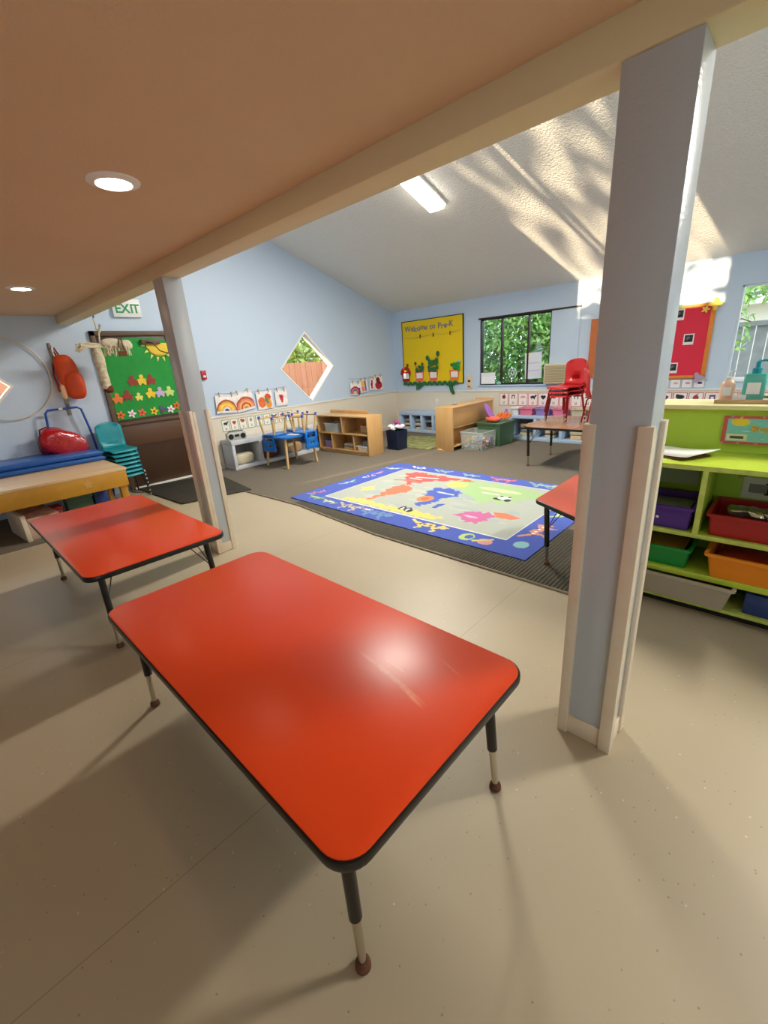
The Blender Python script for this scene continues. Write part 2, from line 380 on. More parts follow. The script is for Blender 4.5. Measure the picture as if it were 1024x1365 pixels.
# far wall with two window openings
W1 = (2.14, 3.46, .92, 2.06); W2 = (5.86, 7.3, .93, 2.06)
g = G()
g.box(-.14, 0, 0, XR, .14, .92); g.box(-.14, 0, 2.06, XR, .14, HF+.02)
g.box(-.14, 0, .92, W1[0], .14, 2.06); g.box(W1[1], 0, .92, W2[0], .14, 2.06); g.box(W2[1], 0, .92, XR, .14, 2.06)
struct(g, 'wall_back', 'wall', smooth=0)
def side_wall():
    g = G(); W = (-9.9, -7.6, .8, 2.1); a, b = XR, XR+.14  # unseen side opening added to throw fill light on the post front
    g.prism([(-7.6, 0), (.14, 0), (.14, HF), (-5.9, topz(-5.9)), (-5.9, HL+.05), (-7.6, HL+.05)], a, b, 'x')
    g.prism([(YB, 0), (-9.9, 0), (-9.9, HL+.05), (YB, HL+.05)], a, b, 'x'); g.prism([(-9.9, 0), (-7.6, 0), (-7.6, .9), (-9.9, .9)], a, b, 'x'); g.prism([(-9.9, 2.05), (-7.6, 2.05), (-7.6, HL+.05), (-9.9, HL+.05)], a, b, 'x')
    return g
struct(G().prism([(YB, 0), (.14, 0), (.14, HF), (-5.9, topz(-5.9)), (-5.9, HL+.05), (YB, HL+.05)], XR, XR+.14, 'x') if 0 else side_wall(), 'wall_right', 'wall', smooth=0)
# wall behind the camera with a narrow gap that lets a blade of sun reach the carpet
g = G(); gx0, gx1, gz0, gz1 = .84, .95, .68, .96
g.box(-.14, YB-.14, 0, gx0, YB, HL+.05); g.box(gx1, YB-.14, 0, XR, YB, HL+.05); g.box(gx0, YB-.14, 0, gx1, YB, gz0); g.box(gx0, YB-.14, gz1, gx1, YB, HL+.05)
struct(g, 'wall_front', 'wall', smooth=0)
# clerestory above the beam
CX = (2.88, 4.72, 2.49, 3.84); CX2 = None
g = G(); cy0, cy1 = -5.97, -5.87; ct = topz(cy1)
g.box(0, cy0, HB+.04, XR, cy1, CX[2]); g.box(0, cy0, CX[3], XR, cy1, ct)
g.box(0, cy0, CX[2], CX[0], cy1, CX[3]); g.box(CX[1], cy0, CX[2], XR, cy1, CX[3])
struct(g, 'wall_clerestory', 'wall', smooth=0)
g = G(); 
for x in (3.42, 3.52): g.box(x, cy0+.02, CX[2], x+.05, cy1-.02, CX[3])
struct(g, 'window_4', 'white', smooth=0)
struct(G().prism([(.14, HF-.048), (-5.93, topz(-5.93)), (-5.93, topz(-5.93)+.12), (.14, HF+.08)], -.14, XR+.14, 'x'), 'ceiling', 'stucco', smooth=0)
struct(G().box(-.14, YB-.14, HL, XR+.14, BY1-.03, HL+.12), 'ceiling_low', 'lowceil', smooth=0)
g = G(); g.box(0, BY0, HB, XR, BY1, HL+.02)
struct(g, 'trim_ceiling_beam', 'beam', bevel=.008)
struct(G().box(-.14, YB-.14, -.1, XR+.14, .14, 0), 'floor', 'vinyl', smooth=0)
cp_ = [(0, .0), (0, -5.72), (.2, -5.72), (1.52, -4.87), (1.66, -4.81), (2.7, -4.78), (3.4, -4.85), (4.05, -4.915), (6.03, -4.93), (6.03, -4.3), (XR, -4.3), (XR, 0)]
struct(G().prism(cp_, 0, .006), 'floor_carpet', 'carpet', smooth=0)
struct(G().box(0, YB, 0, 1.42, -6.55, .006), 'floor_carpet_corner', 'carpet', smooth=0)
g = G(); g.prism([(2.6, -4.774), (3.4, -4.845), (4.05, -4.91), (6.02, -4.922), (6.02, -3.9), (5.30, -3.9), (5.30, -4.6), (2.6, -4.6)], 0, .0085); struct(g, 'floor_ribbed_strip', 'runner', bevel=.002)
g = G(); g.tube([(1.64, -4.82, .004), (2.7, -4.79, .004), (3.4, -4.86, .004), (4.05, -4.925, .004), (6.03, -4.94, .004)], .012, 8); struct(g, 'trim_carpet_edge', 'strip', bevel=.003)
# wainscot
g = G(); g.box(0, -4.42, 0, .016, 0, .80); g.box(.016, -.016, 0, XR, 0, .80)
struct(g, 'wall_wainscot', 'cream', smooth=0)
g = G(); g.box(0, -4.42, .80, .026, 0, .825); g.box(.026, -.026, .80, XR, 0, .825); struct(g, 'trim_wainscot_cap', 'cream', bevel=.003)
g = G(); g.box(0.0, -4.42, 0, .024, 0, .09); struct(g, 'baseboard_left', 'cream', bevel=.003)
g = G(); g.box(0.024, -.024, 0, XR, 0, .09); struct(g, 'baseboard_back', 'cream', bevel=.003)

# posts
def post(x0, label, hw):
    t = thing('square_post', label, 'post', (x0, BY0, 0), 0); t['kind'] = 'thing'
    W, D = .187, .15
    G().box(0.006, 0.006, 0.0, W-.006, D-.006, HB).build('shaft', 'post', t, bevel=.004)
    h = hw
    g = G(); g.box(0.026, -.001, 0, W-.036, .01, .085); g.build('base_board', 'cream_wood', t, bevel=.002)
    for (a, b, c, d, hh) in ((-.006, -.012, .03, .012, h), (W-.036, -.012, W+.006, .012, h), (W-.008, .012, W+.006, .035, h-.01), (W-.008, D-.03, W+.008, D+.008, h), (-.008, D-.03, .014, D+.008, h), (-.008, .012, .006, .03, h)):
        G().box(a, b, 0, c, d, hh).build('corner_guard', 'cream_wood', t, bevel=.002)
    G().box(W-.012, .03, 0, W+.001, D-.03, .085).build('base_board', 'cream_wood', t, bevel=.002)
    return t
post(6.149, 'thick blue square post with tall cream corner guards beside the lime shelf', 1.245)
post(3.02, 'blue square post with cream corner guards behind the farther red table', 1.21)

# windows
def rect_window(n, W, bars, fm, sill, by=.05):
    x0, x1, z0, z1 = W; t = G(); 
    fw = .022
    t.box(x0, .02, z0, x0+fw, .1, z1); t.box(x1-fw, .02, z0, x1, .1, z1); t.box(x0, .02, z0, x1, .1, z0+.03); t.box(x0, .02, z1-fw, x1, .1, z1)
    o = struct(t, 'window_%d' % n, fm, bevel=.002)
    for b in bars: G().box(b-.013, .03, z0+.01, b+.013, .09, z1-.01).build('mullion', fm, o, bevel=.002)
    G().box(x0+.01, .055, z0+.01, x1-.01, .06, z1-.01).build('pane', 'glass', o, smooth=0)
    return o
w1 = rect_window(1, W1, (2.56, 3.06), 'bronze', 0)
w2 = rect_window(2, W2, (6.62,), 'alu', 0)
g = G(); g.box(W1[0]-.03, -.012, W1[3]-.005, 3.93, 0, W1[3]+.022); struct(g, 'trim_1', 'bronze', bevel=.002)
g = G(); g.box(W1[0]-.02, -.02, W1[2]-.03, W1[1]+.3, .02, W1[2]); struct(g, 'trim_2', 'blue_trim', bevel=.003)
g = G(); g.box(W1[1]+.02, -.014, .93, 3.92, 0, W1[3]-.01); struct(g, 'wall_patch_board', 'wall', bevel=.003)
g = G(); g.box(W2[0]-.015, -.016, W2[2]-.02, W2[1], .02, W2[2]); struct(g, 'trim_3', 'alu', bevel=.003)
def dia_window(n, c, D):
    cy, cz, r = D; g = G(); ro, ri = r, r-.035
    P = [(cy-ro, cz), (cy, cz-ro), (cy+ro, cz), (cy, cz+ro)]; Q = [(cy-ri, cz), (cy, cz-ri), (cy+ri, cz), (cy, cz+ri)]
    for i in range(4):
        j = (i+1) % 4; g.prism([P[i], P[j], Q[j], Q[i]], -.13, .008, 'x')
    o = struct(g, 'window_%d' % n, 'white', smooth=0)
    G().prism(Q, -.085, -.08, 'x').build('pane', 'glass', o, smooth=0)
    return o
dia_window(3, 0, D1); dia_window(5, 0, D2)

# door in the left wall
dr = G(); y0, y1, dz = -5.69, -4.72, 2.07
dr.box(0, y0, 0, .045, y0+.055, dz); dr.box(0, y0, dz-.06, .045, y1, dz)
door = struct(dr, 'door_1', 'door_frame', bevel=.003)
G().box(0, y1-.05, 0, .05, y1, dz-.06).build('jamb', 'maroon', door, bevel=.003)
G().box(0.0, y0+.055, .03, .022, y1-.05, dz-.06).build('door_leaf', 'dark_brown', door, bevel=.002)
G().box(.022, y0+.06, .60, .03, y1-.055, .89).build('push_panel', 'door_panel', door, bevel=.002)
G().box(.022, y0+.06, .885, .055, y1-.055, .93).build('ledge', 'door_frame', door, bevel=.003)
G().box(0, y0+.05, 0.006, .07, y1-.03, .03).build('bottom_strip', 'white', door, bevel=.003)  # white strip along the foot of the door
gp = G(); gp.prism([(y0+.07, .96), (y0+.05, 1.5), (y0+.09, 1.92), (-5.3, 1.985), (-4.9, 1.975), (y1-.052, 1.94), (y1-.055, .97)], .023, .031, 'x')
tag(gp.build('paper_backing', 'green_paper', smooth=0), 'big green paper covering the upper half of the brown door', 'paper')
cl = thing('door_closer', 'bronze door closer arm at the top of the brown door', 'door closer', (0.04, -5.02, 1.93))
G().box(0, -.1, -.03, .05, .14, .03).build('closer_body', 'door_frame', cl, bevel=.005)
G().tube([(.05, -.05, 0), (.09, .02, -.02), (.08, .1, -.12), (.04, .24, -.16)], .007).build('arm', 'black_metal', cl)

# EXIT sign
ex = thing('exit_sign', 'white exit sign with green letters above the brown door', 'sign', (0, -5.19, 2.235), LW)
G().box(-.17, -.05, 0, .17, 0, .215).build('housing', 'white', ex, bevel=.004)
lx = -.145
for ch_ in 'EXIT':
    q = text('letter', ch_, .15, 'exit_green', ex, (lx, -.052, .05), bold=.003); lx += wid(q)-.002
al = thing('fire_alarm', 'small red fire alarm box on the blue wall', 'alarm', (0, -4.33, 1.39), LW)
G().box(-.035, -.04, 0, .035, 0, .13).build('housing', 'red_plastic', al, bevel=.004); G().box(-.02, -.048, .03, .02, -.04, .06).build('pull_handle', 'white', al)

# ------------------------------------------------------------------ lights in the room
def downlight(x, y, label):
    t = thing('recessed_light', label, 'ceiling light', (x, y, HL), 0, 'recessed lights in the low ceiling')
    G().lathe([(.062, -.001), (.068, -.012), (.098, -.004), (.1, .0), (.062, .0)]).build('trim_ring', 'white', t)
    G().lathe([(.0, -.006), (.064, -.006), (.064, -.001), (0, -.001)]).build('lens', 'lens', t)
downlight(4.44, -6.62, 'glowing round recessed light nearest the camera in the low ceiling')
downlight(1.82, -6.56, 'glowing round recessed light in the low ceiling near the left wall')
for i, (x, y) in enumerate([(7.9, -6.6), (1.82, -9.1), (4.44, -9.2), (7.1, -9.2)]):  # unseen downlights added as fill from the camera side
    downlight(x, y, 'unseen recessed fill light added in the low ceiling beyond the frame')
ang = math.atan(SL)
def fixture(x, y, L, lab):
    t = thing('fluorescent_fixture', lab, 'ceiling light', (x, y, topz(y)-.004), rot=(-ang, 0, 0))
    G().box(-.13, -L/2, -.03, .13, L/2, 0).build('housing', 'white', t, bevel=.004)
    l = bpy.data.lights.new('tube_light', 'AREA'); l.shape = 'RECTANGLE'; l.size = .2; l.size_y = L-.06; l.energy = 108; l.color = (1, .95, .85)
    lo = bpy.data.objects.new('tube_light', l); COL.objects.link(lo); lo.parent = t; lo.location = (0, 0, -.079)
    G().prism([(-.12, -.03), (.12, -.03), (.1, -.075), (-.1, -.075)], -L/2+.02, L/2-.02, 'y').build('diffuser', 'tube', t, bevel=.004)
fixture(2.97, -2.92, 1.22, 'glowing rectangular fluorescent fixture on the sloped ceiling')
fixture(8.3, -2.92, 1.22, 'fluorescent fixture on the sloped ceiling beyond the right edge')

# ------------------------------------------------------------------ kids activity tables
def leg(parent, top, foot, blackto, m1='black_metal'):
    top, foot = Vector(top), Vector(foot); mid = top.lerp(foot, blackto)
    l = G().cone(top, mid, .0185, .0175, 16).build('leg', m1, parent)
    G().cone(mid, foot+Vector((0, 0, .02)), .0125, .011, 14).build('chrome_insert', 'chrome', l)
    G().lathe([(.012, .03), (.02, .018), (.021, .004), (.014, 0), (0, 0)], tuple(foot)).build('glide', 'rust', l)
    return l
def act_table(name, label, W, D, H, poly=None, topm='red_lam', feet=None, r=.075, splay=.035, loc=(0,0,0), rz=0, braces=True, group=None, bt=.62):
    t = thing(name, label, 'table', loc, rz, group)
    P = poly or rrect(-W/2, -D/2, W/2, D/2, r, 8)
    P2 = P
    e = G().prism(P2, H-.032, H-.003).build('edge_band', 'black_edge', t, bevel=.006)
    c = (sum(p[0] for p in P)/len(P), sum(p[1] for p in P)/len(P))
    Q = [(c[0]+(x-c[0])*(1-.006/abs(W/2)), c[1]+(y-c[1])*(1-.006/abs(D/2))) for x, y in P]
    G().prism(Q, H-.006, H).build('tabletop', topm, t, bevel=.0015)
    F = feet or [(sx*(W/2-.1), sy*(D/2-.085)) for sx in (-1, 1) for sy in (-1, 1)]
    for fx, fy in F:
        dx, dy = fx-c[0], fy-c[1]; n = math.hypot(dx, dy)
        top = (fx-dx/n*splay, fy-dy/n*splay, H-.035)
        leg(t, top, (fx, fy, 0), bt)
        if braces:
            q = Vector(top); ctr = Vector((q.x-dx/n*.17, q.y-dy/n*.17, H-.036)); lo = q.lerp(Vector((fx, fy, 0)), .42)
            side = Vector((-dy/n, dx/n, 0))*.045
            g = G(); g.tube([ctr+side, lo], .0035, 6); g.tube([ctr-side, lo], .0035, 6); g.box(ctr.x-.06, ctr.y-.06, H-.038, q.x+.03 if q.x > ctr.x else ctr.x+.06, ctr.y+.06, H-.033)
            g.build('brace', 'black_metal', t)
    return t
act_table('activity_table', 'large red rectangular table in the foreground with black edge', 1.60, .80, .519, loc=(5.35, -6.722, 0), feet=[(-.705, -.33), (.72, -.33), (.732, .325), (-.705, .325)])
act_table('activity_table', 'red rectangular table behind the foreground one, beside the left post', 1.60, .79, .519, loc=(3.325, -6.697, 0), feet=[(-.735, -.31), (.66, -.31), (.70, .31), (-.735, .31)], bt=.6)
TP = roundpoly([(0, -.36), (.55, -.68), (.55, .68), (0, .36)], .05)
act_table('trapezoid_table', 'pinkish red trapezoid table half hidden behind the thick post', .55, 1.3, .519, poly=TP, topm='pink_lam', loc=(5.43, -4.36, 0), feet=[(.075, -.27), (.075, .29), (.47, -.5), (.47, .52)], splay=-.03, bt=.68)

# scuffs and scratches in the laminate of the big table
sm = M['red_lam'].copy(); sm.name = 'scuffed_red_laminate'; nt = sm.node_tree; B_ = nt.nodes['Principled BSDF']
tc = nt.nodes.new('ShaderNodeTexCoord'); prev = B_.inputs['Base Color'].links[0].from_socket
nz = nt.nodes.new('ShaderNodeTexNoise'); nz.inputs['Scale'].default_value = 60; nt.links.new(tc.outputs['Object'], nz.inputs['Vector'])
for (x, y, ang_, hl, hw, amt) in ((.49, .088, -.17, .17, .012, .9), (.46, .134, -.10, .06, .004, .8), (.36, .105, -.16, .06, .006, .6), (.585, .062, -.26, .07, .009, .8), (.61, .24, -.3, .07, .006, .35)):
    mp = nt.nodes.new('ShaderNodeMapping'); mp.vector_type = 'TEXTURE'
    mp.inputs['Location'].default_value = (x, y, .519); mp.inputs['Rotation'].default_value = (0, 0, ang_); mp.inputs['Scale'].default_value = (hl, hw, .1)
    gr = nt.nodes.new('ShaderNodeTexGradient'); gr.gradient_type = 'SPHERICAL'; mu = nt.nodes.new('ShaderNodeMath'); mu.operation = 'MULTIPLY'; mu.inputs[1].default_value = amt*2.6
    m2 = nt.nodes.new('ShaderNodeMath'); m2.operation = 'MULTIPLY'; m2.use_clamp = True
    mx = nt.nodes.new('ShaderNodeMix'); mx.data_type = 'RGBA'; mx.inputs[7].default_value = lin('#f08a5e')+[1]
    nt.links.new(tc.outputs['Object'], mp.inputs[0]); nt.links.new(mp.outputs[0], gr.inputs[0]); nt.links.new(gr.outputs[1], mu.inputs[0])
    nt.links.new(mu.outputs[0], m2.inputs[0]); nt.links.new(nz.outputs[0], m2.inputs[1]); nt.links.new(m2.outputs[0], mx.inputs[0]); nt.links.new(prev, mx.inputs[6]); prev = mx.outputs[2]
nt.links.new(prev, B_.inputs['Base Color'])
tb = [o for o in bpy.data.objects if o.get('label', '').startswith('large red rect')][0]
for o in tb.children:
    if o.name.startswith('tabletop'): o.data.materials[0] = sm

# ------------------------------------------------------------------ rug
LB = '#435bbd'; GREY = '#b7bcb0'
def P(*a): return [(a[i], a[i+1]) for i in range(0, len(a), 2)]
ix0, ix1, iy0, iy1 = .115, .90, .135, .875
S = [('r', '#e8e8e0', ix0-.004, iy0-.006, ix1+.004, iy1+.006), ('r', GREY, ix0, iy0, ix1, iy1)]
for i in range(60):
    S.append(('e', random.choice(['#b0b9b4', '#bfc3b4', '#a9b8b6', '#bdc2b8']), random.uniform(.17, .85), random.uniform(.2, .82), random.uniform(.02, .05), random.uniform(.01, .03)))
RED, ORG, BLU, GRN, YEL, PNK = '#dc5a58', '#ec7d58', '#4560c0', '#a9c98c', '#eed56e', '#cf6aa0'
def W(px, py): # world on floor -> rug uv
    return ((px-2.40)/2.96, (py+4.67)/1.97)
S += [('p', RED, P(.17,.79, .22,.85, .30,.83, .36,.845, .43,.80, .40,.74, .36,.72, .33,.65, .30,.63, .305,.57, .28,.56, .27,.62, .22,.68, .2,.74)),
      ('p', '#d8c7b6', P(.40,.84, .47,.855, .5,.8, .455,.74, .42,.77)), ('p', RED, P(.38,.83, .45,.845, .445,.79, .4,.78)),
      ('p', ORG, P(.285,.55, .33,.555, .37,.47, .35,.40, .32,.33, .30,.22, .285,.21, .29,.33, .27,.43, .265,.5)),
      ('l', '#f2d4c8', P(.26,.735, .35,.775), .012), ('l', '#f2d4c8', P(.24,.7, .3,.7), .008),
      ('p', BLU, P(.43,.61, .50,.63, .555,.585, .565,.5, .53,.47, .535,.37, .51,.28, .485,.29, .478,.41, .45,.45, .43,.5)),
      ('e', '#e08a50', .478, .40, .03, .055), ('e', '#c96a3a', .478, .40, .014, .026), ('l', '#cfd6ee', P(.47,.54, .54,.535), .01),
      ('p', BLU, P(.555,.36, .58,.39, .575,.30, .56,.29)),
      ('p', GRN, P(.44,.80, .5,.82, .62,.845, .74,.83, .84,.79, .86,.72, .80,.68, .77,.60, .74,.52, .70,.55, .66,.47, .63,.55, .58,.57, .55,.63, .5,.66, .45,.70)),
      ('p', YEL, P(.44,.77, .51,.77, .52,.70, .46,.66, .43,.70)), ('e', '#cfe0a6', .66, .74, .09, .03), ('l', '#dfe8c8', P(.62,.66, .68,.665), .01),
      ('e', '#cc7850', .475, .83, .022, .02), ('l', '#b87046', P(.46,.80, .51,.82), .008),
      ('p', PNK, P(.665,.28, .70,.37, .735,.36, .755,.40, .785,.33, .77,.24, .73,.21, .70,.25)), ('e', '#f2b9cf', .72, .29, .025, .012),
      ('p', ORG, P(.76,.40, .80,.42, .86,.39, .84,.35, .79,.345)),
      ('p', YEL, P(.2,.15, .62,.15, .66,.20, .55,.215, .4,.195, .28,.215, .21,.19)),
      ('e', '#1d2530', .475, .21, .012, .03), ('e', '#1d2530', .50, .21, .012, .03), ('e', '#1d2530', .515, .195, .01, .022), ('e', '#f0f0ea', .477, .205, .005, .02), ('e', '#f0f0ea', .502, .205, .005, .02),
      ('e', '#232323', .705, .60, .02, .02), ('e', '#f1f1ee', .72, .625, .025, .028), ('e', '#232323', .74, .60, .012, .022), ('e', '#232323', .733, .65, .006, .01), ('e', '#232323', .702, .645, .006, .01),
      ('e', '#f0dc7a', .19, .38, .025, .04), ('l', YEL, P(.155,.38, .225,.38), .006), ('l', YEL, P(.19,.32, .19,.44), .006),
      ('e', '#b9846a', .31, .635, .03, .014), ('l', '#c07c62', P(.20,.62, .28,.66), .012)]
def beast(c1, c2, x, y, s, rot=0, tail=1):
    pts = []; ca, sa = math.cos(rot), math.sin(rot)
    def q(a, b): a, b = a*s, b*s; return (x+(a*ca-b*sa)*.67*1.55, y+(a*sa+b*ca)*1.55)
    out = [('p', c1, [q(-1,.1), q(-.6,.45), (q(.3,.45)), q(.8,.6), q(1.2,.4), q(1.1,.1), q(.7,.05), q(.75,-.5), q(.55,-.5), q(.45,-.05), q(-.35,-.05), q(-.4,-.5), q(-.6,-.5), q(-.7,0)]),
           ('l', c1, [q(-.9,.2), q(-1.4,.5*tail)], .009)]
    for a, b in ((-.3,.2), (.1,.25), (.5,.25), (-.6,.15)): out.append(('e', c2, *q(a, b), .005, .008))
    return out
S += beast('#e9d07a', '#6b5a2e', .655, .07, .05, 0) + beast('#c9b59a', '#5f6f86', .30, .065, .045) + beast('#a8c48a', '#e9e6a0', .19, .065, .028) + beast('#7fb069', '#d5e49a', .095, .075, .03)
S += beast('#d98ba8', '#7c55a8', .05, .16, .03, 1.2) + beast('#6a8fc0', '#3f5ea0', .43, .06, .06) + beast('#d48aa0', '#ffffff', .38, .09, .012)
S += beast('#e29a7a', '#ffffff', .955, .30, .05, 1.4) + [('e', '#b7d37c', .80, .07, .022, .04), ('e', LB, .805, .075, .012, .022), ('e', '#e2a0a0', .86, .065, .022, .03), ('l', '#d6cf70', P(.83,.05, .87,.1), .008), ('e', '#8fcac8', .95, .12, .02, .035)]
S += beast('#8fb7b8', '#cfe0d8', .05, .42, .03, 1.4) + beast('#ffffff', '#222222', .055, .60, .02, 1.5) + beast('#c070b0', '#e8b0d8', .055, .70, .025, 1.5) + beast('#a8bce0', '#e0e8f4', .06, .84, .03, .4)
S += beast('#e8eef2', '#7086b8', .16, .94, .03) + beast('#9cc0c0', '#6f9aa0', .30, .935, .035) + beast('#8fb8b0', '#c4ddc8', .45, .935, .03) + beast('#dd6a80', '#f0b0b8', .60, .935, .042) + beast('#8fb5b4', '#b9d0c8', .78, .935, .05) + beast('#c9d8a0', '#f0f0c8', .93, .90, .03)
S += beast('#a5c99c', '#d5e8c0', .95, .55, .035, 1.4) + beast('#e0b070', '#a86a30', .95, .75, .03, 1.4)
rg = canvas('map_rug', 2.96, 1.97, 330, 220, LB, S, t=.011, m='rug', loc=(3.88, -4.675, .0065), flat=True)
tag(rg, 'blue bordered world map rug with animals lying on the grey carpet', 'rug')
mt = G().prism(roundpoly([(.02, -5.62), (1.40, -5.56), (1.62, -4.74), (.3, -4.55)], .02), .006, .018).build('entrance_mat', 'dark_mat', bevel=.003)
tag(mt, 'dark grey floor mat in front of the brown door', 'mat')
mt = G().prism([(1.4, -1.72), (2.2, -1.72), (2.2, -.55), (1.0, -.75)], .006, .02).build('play_mat', 'green_mat', bevel=.003)
tag(mt, 'mottled green mat on the carpet by the corner cubby', 'mat')

# ------------------------------------------------------------------ bench table with crash mat
bt = thing('work_table', 'low yellow painted table with bare wood top along the left wall', 'table', (0, 0, 0))
bx1, bya, byb, bz = 1.34, -7.48, -6.03, .565
G().box(.05, bya, bz-.03, bx1, byb, bz).build('tabletop', 'plank', bt, bevel=.004)
G().box(bx1-.03, bya, bz-.2, bx1-.001, byb-.01, bz-.03).build('apron', 'yellow_wood', bt, bevel=.003)
G().box(.08, byb-.05, bz-.2, bx1-.03, byb-.02, bz-.03).build('apron', 'yellow_wood', bt, bevel=.003)
for a, b in ((1.25, -6.13), (1.25, -7.44), (.1, -6.13), (.1, -7.44)):
    G().box(a, b, 0.006, a+.07, b+.07, bz-.03).build('leg', 'yellow_wood', bt, bevel=.003)
G().box(1.12, -6.22, .006, 1.16, -6.18, bz-.03).build('leg', 'yellow_wood', bt, bevel=.003)
star = G(); pts = []
for k in range(10): r_ = .05 if k % 2 == 0 else .03; pts.append((-6.42+r_*math.sin(k*PI/5), .46+r_*math.cos(k*PI/5)))
star.prism(pts, bx1-.001, bx1+.002, 'x'); star.build('bear_sticker', mat('worn_sticker', '#c99a52', .6), bt, smooth=0)
g = G(); g.prism([(-7.48, 0), (-6.02, 0), (-6.0, .028), (-6.05, .05), (-7.48, .055)], .03, .56, 'x'); 
cm = thing('gym_mat', 'folded shiny blue gym mat lying on the yellow table against the wall', 'mat', (.0, 0, bz+.002))
g.build('lower_fold', 'blue_vinyl', cm, bevel=.012)
g = G(); g.prism([(-7.48, .0), (-6.05, .0), (-5.99, .03), (-6.04, .055), (-6.6, .068), (-7.48, .065)], .02, .52, 'x'); g.build('upper_fold', 'blue_vinyl', cm, bevel=.014, loc=(0, 0, .056))
# blue push handle
h = G(); h.tube([(.10, -6.42, .68), (.10, -6.41, .95), (.10, -6.39, 1.15), (.10, -6.36, 1.185), (.10, -6.06, 1.19), (.10, -6.02, 1.165), (.10, -5.985, .9), (.10, -5.95, .3), (.10, -5.93, .02)], .013, 10)
hc = thing('cart_handle', 'blue tubular metal handle standing behind the blue gym mat', 'handle'); h.build('tube_frame', 'blue_paint', hc)
G().cone((.1, -6.25, 1.187), (.1, -6.21, 1.188), .016, .016).build('sleeve', 'white', hc)
# red vinyl bag
rb = thing('vinyl_bag', 'shiny red vinyl bag slumped on the blue mat against the wall', 'bag', (.17, -6.36, .69), 0)
g = G(); n = 22
def lump(g, c, r, e, seed, amp, T=None, n=26, m=16):
    rnd = random.Random(seed); ph = [rnd.uniform(0, 6) for _ in range(6)]
    sg = lambda x, p: math.copysign(abs(x)**p, x); v = []
    for j in range(m+1):
        p = -PI/2+PI*j/m
        for i in range(n):
            t = 2*PI*i/n; k = 1+amp*(math.sin(3*t+ph[0])*math.cos(2*p+ph[1])+.6*math.sin(5*t+ph[2]+2*p)+.5*math.sin(4*p+ph[3])*math.cos(t+ph[4]))*math.cos(p)
            v.append((c[0]+r[0]*sg(math.cos(p), e)*sg(math.cos(t), e)*k, c[1]+r[1]*sg(math.cos(p), e)*sg(math.sin(t), e)*k, c[2]+r[2]*sg(math.sin(p), e)*k))
    f = [(j*n+i, j*n+(i+1) % n, (j+1)*n+(i+1) % n, (j+1)*n+i) for j in range(m) for i in range(n)]
    g.add(v, f, T)
lump(g, (.02, .0, .13), (.12, .25, .18), .62, 3, .15, Matrix.Rotation(-.45, 4, 'X')); g.build('bag_body', 'red_vinyl', rb)
g = G(); lump(g, (-.02, -.17, .12), (.09, .07, .14), .8, 5, .08); g.build('side_pocket', 'maroon2', rb)
g = G(); g.tube([(.02, -.05, .3), (.05, -.1, .36), (.02, -.18, .33), (0, -.2, .22)], .012); g.build('strap', 'maroon2', rb)
# hook rail with orange backpack
hk = thing('coat_hook', 'vertical metal hook strip on the wall behind the orange backpack', 'hook', (0, -6.13, 1.1), LW)
G().box(-.02, -.012, 0, .02, 0, .84).build('strip', 'metal', hk, bevel=.002); g = G()
for z in (.78, .1): g.tube([(0, -.012, z), (0, -.06, z), (0, -.075, z+.03)], .006)
g.build('hook', 'metal', hk)
bp = thing('backpack', 'orange backpack hanging on the wall hook', 'backpack', (.02, -6.06, 1.24), LW)
g = G(); lump(g, (.05, -.12, .20), (.15, .10, .19), .75, 2, .05, n=30, m=20); g.build('front_pocket', 'orange_fabric', bp)
g = G(); lump(g, (.0, -.09, .36), (.15, .09, .24), .75, 4, .04, n=30, m=20); g.build('main_compartment', 'orange_fabric', bp)
g = G(); g.tube([(-.05, -.04, .55), (-.08, -.07, .63), (-.06, -.03, .69), (-.03, -.05, .6)], .012); g.tube([(-.13, -.03, .5), (-.17, -.04, .35), (-.15, -.03, .12)], .014); g.build('strap', 'brownred', bp)
g = G(); lump(g, (-.12, -.13, .12), (.035, .04, .1), .7, 8, .04); g.build('pale_lobe', mat('pale_peach', '#f3c59a', .5), bp)  # pale peach lump low on the left of the backpack
bp.scale = (.76, .85, .88); bp.location = (.02, -6.055, 1.275); rb.scale = (.85, .82, .88)
# hula hoop
hh = G(); N = 64; hh.tube([(.03, -6.665+.45*math.cos(2*PI*i/N), 1.57+.45*math.sin(2*PI*i/N)) for i in range(N)], .007, 8, True)
tag(hh.build('hula_hoop', mat('pale_hoop', '#d8cbb0', .35)), 'thin pale hula hoop hanging on the wall left of the backpack', 'hoop')

# hanging craft figure near the door
cr = thing('hanging_rope_craft', 'pale rope and bark craft hanging from a blue hook below the beam', 'decoration', (.46, -5.72, 0))
G().tube([(0, 0, 2.40), (0, 0, 2.24), (.0, .012, 2.2), (0, 0, 2.16)], .009).build('ceiling_hook', 'blue_paint', cr)
g = G(); g.tube([(0, 0, 2.17), (.02, .0, 2.12), (-.02, .01, 2.05), (.03, .03, 2.02), (0, .05, 2.1), (-.01, .02, 2.0), (0, 0, 1.88)], .009); g.build('rope', 'rope', cr)
g = G()
for i in range(26):
    a = random.uniform(-.1, .1); g.tube([(random.uniform(-.03, .03), -.2-random.uniform(0, .07), 1.86+random.uniform(-.06, .05)), (random.uniform(-.02, .02), -.15, 1.88+a*.3), (0, 0, 1.87+a*.2), (random.uniform(-.03, .03), .16, 1.87+a*.4)], random.uniform(.004, .01), 6)
for i in range(40):
    y = random.uniform(.02, .3); g.tube([(random.uniform(-.03, .03), y, 1.92), (random.uniform(-.05, .05), y+.01, 1.86), (random.uniform(-.06, .06), y+random.uniform(-.02, .04), 1.77+random.uniform(-.03, .03))], .007, 6)
g.build('yarn_tassels', 'rope', cr)
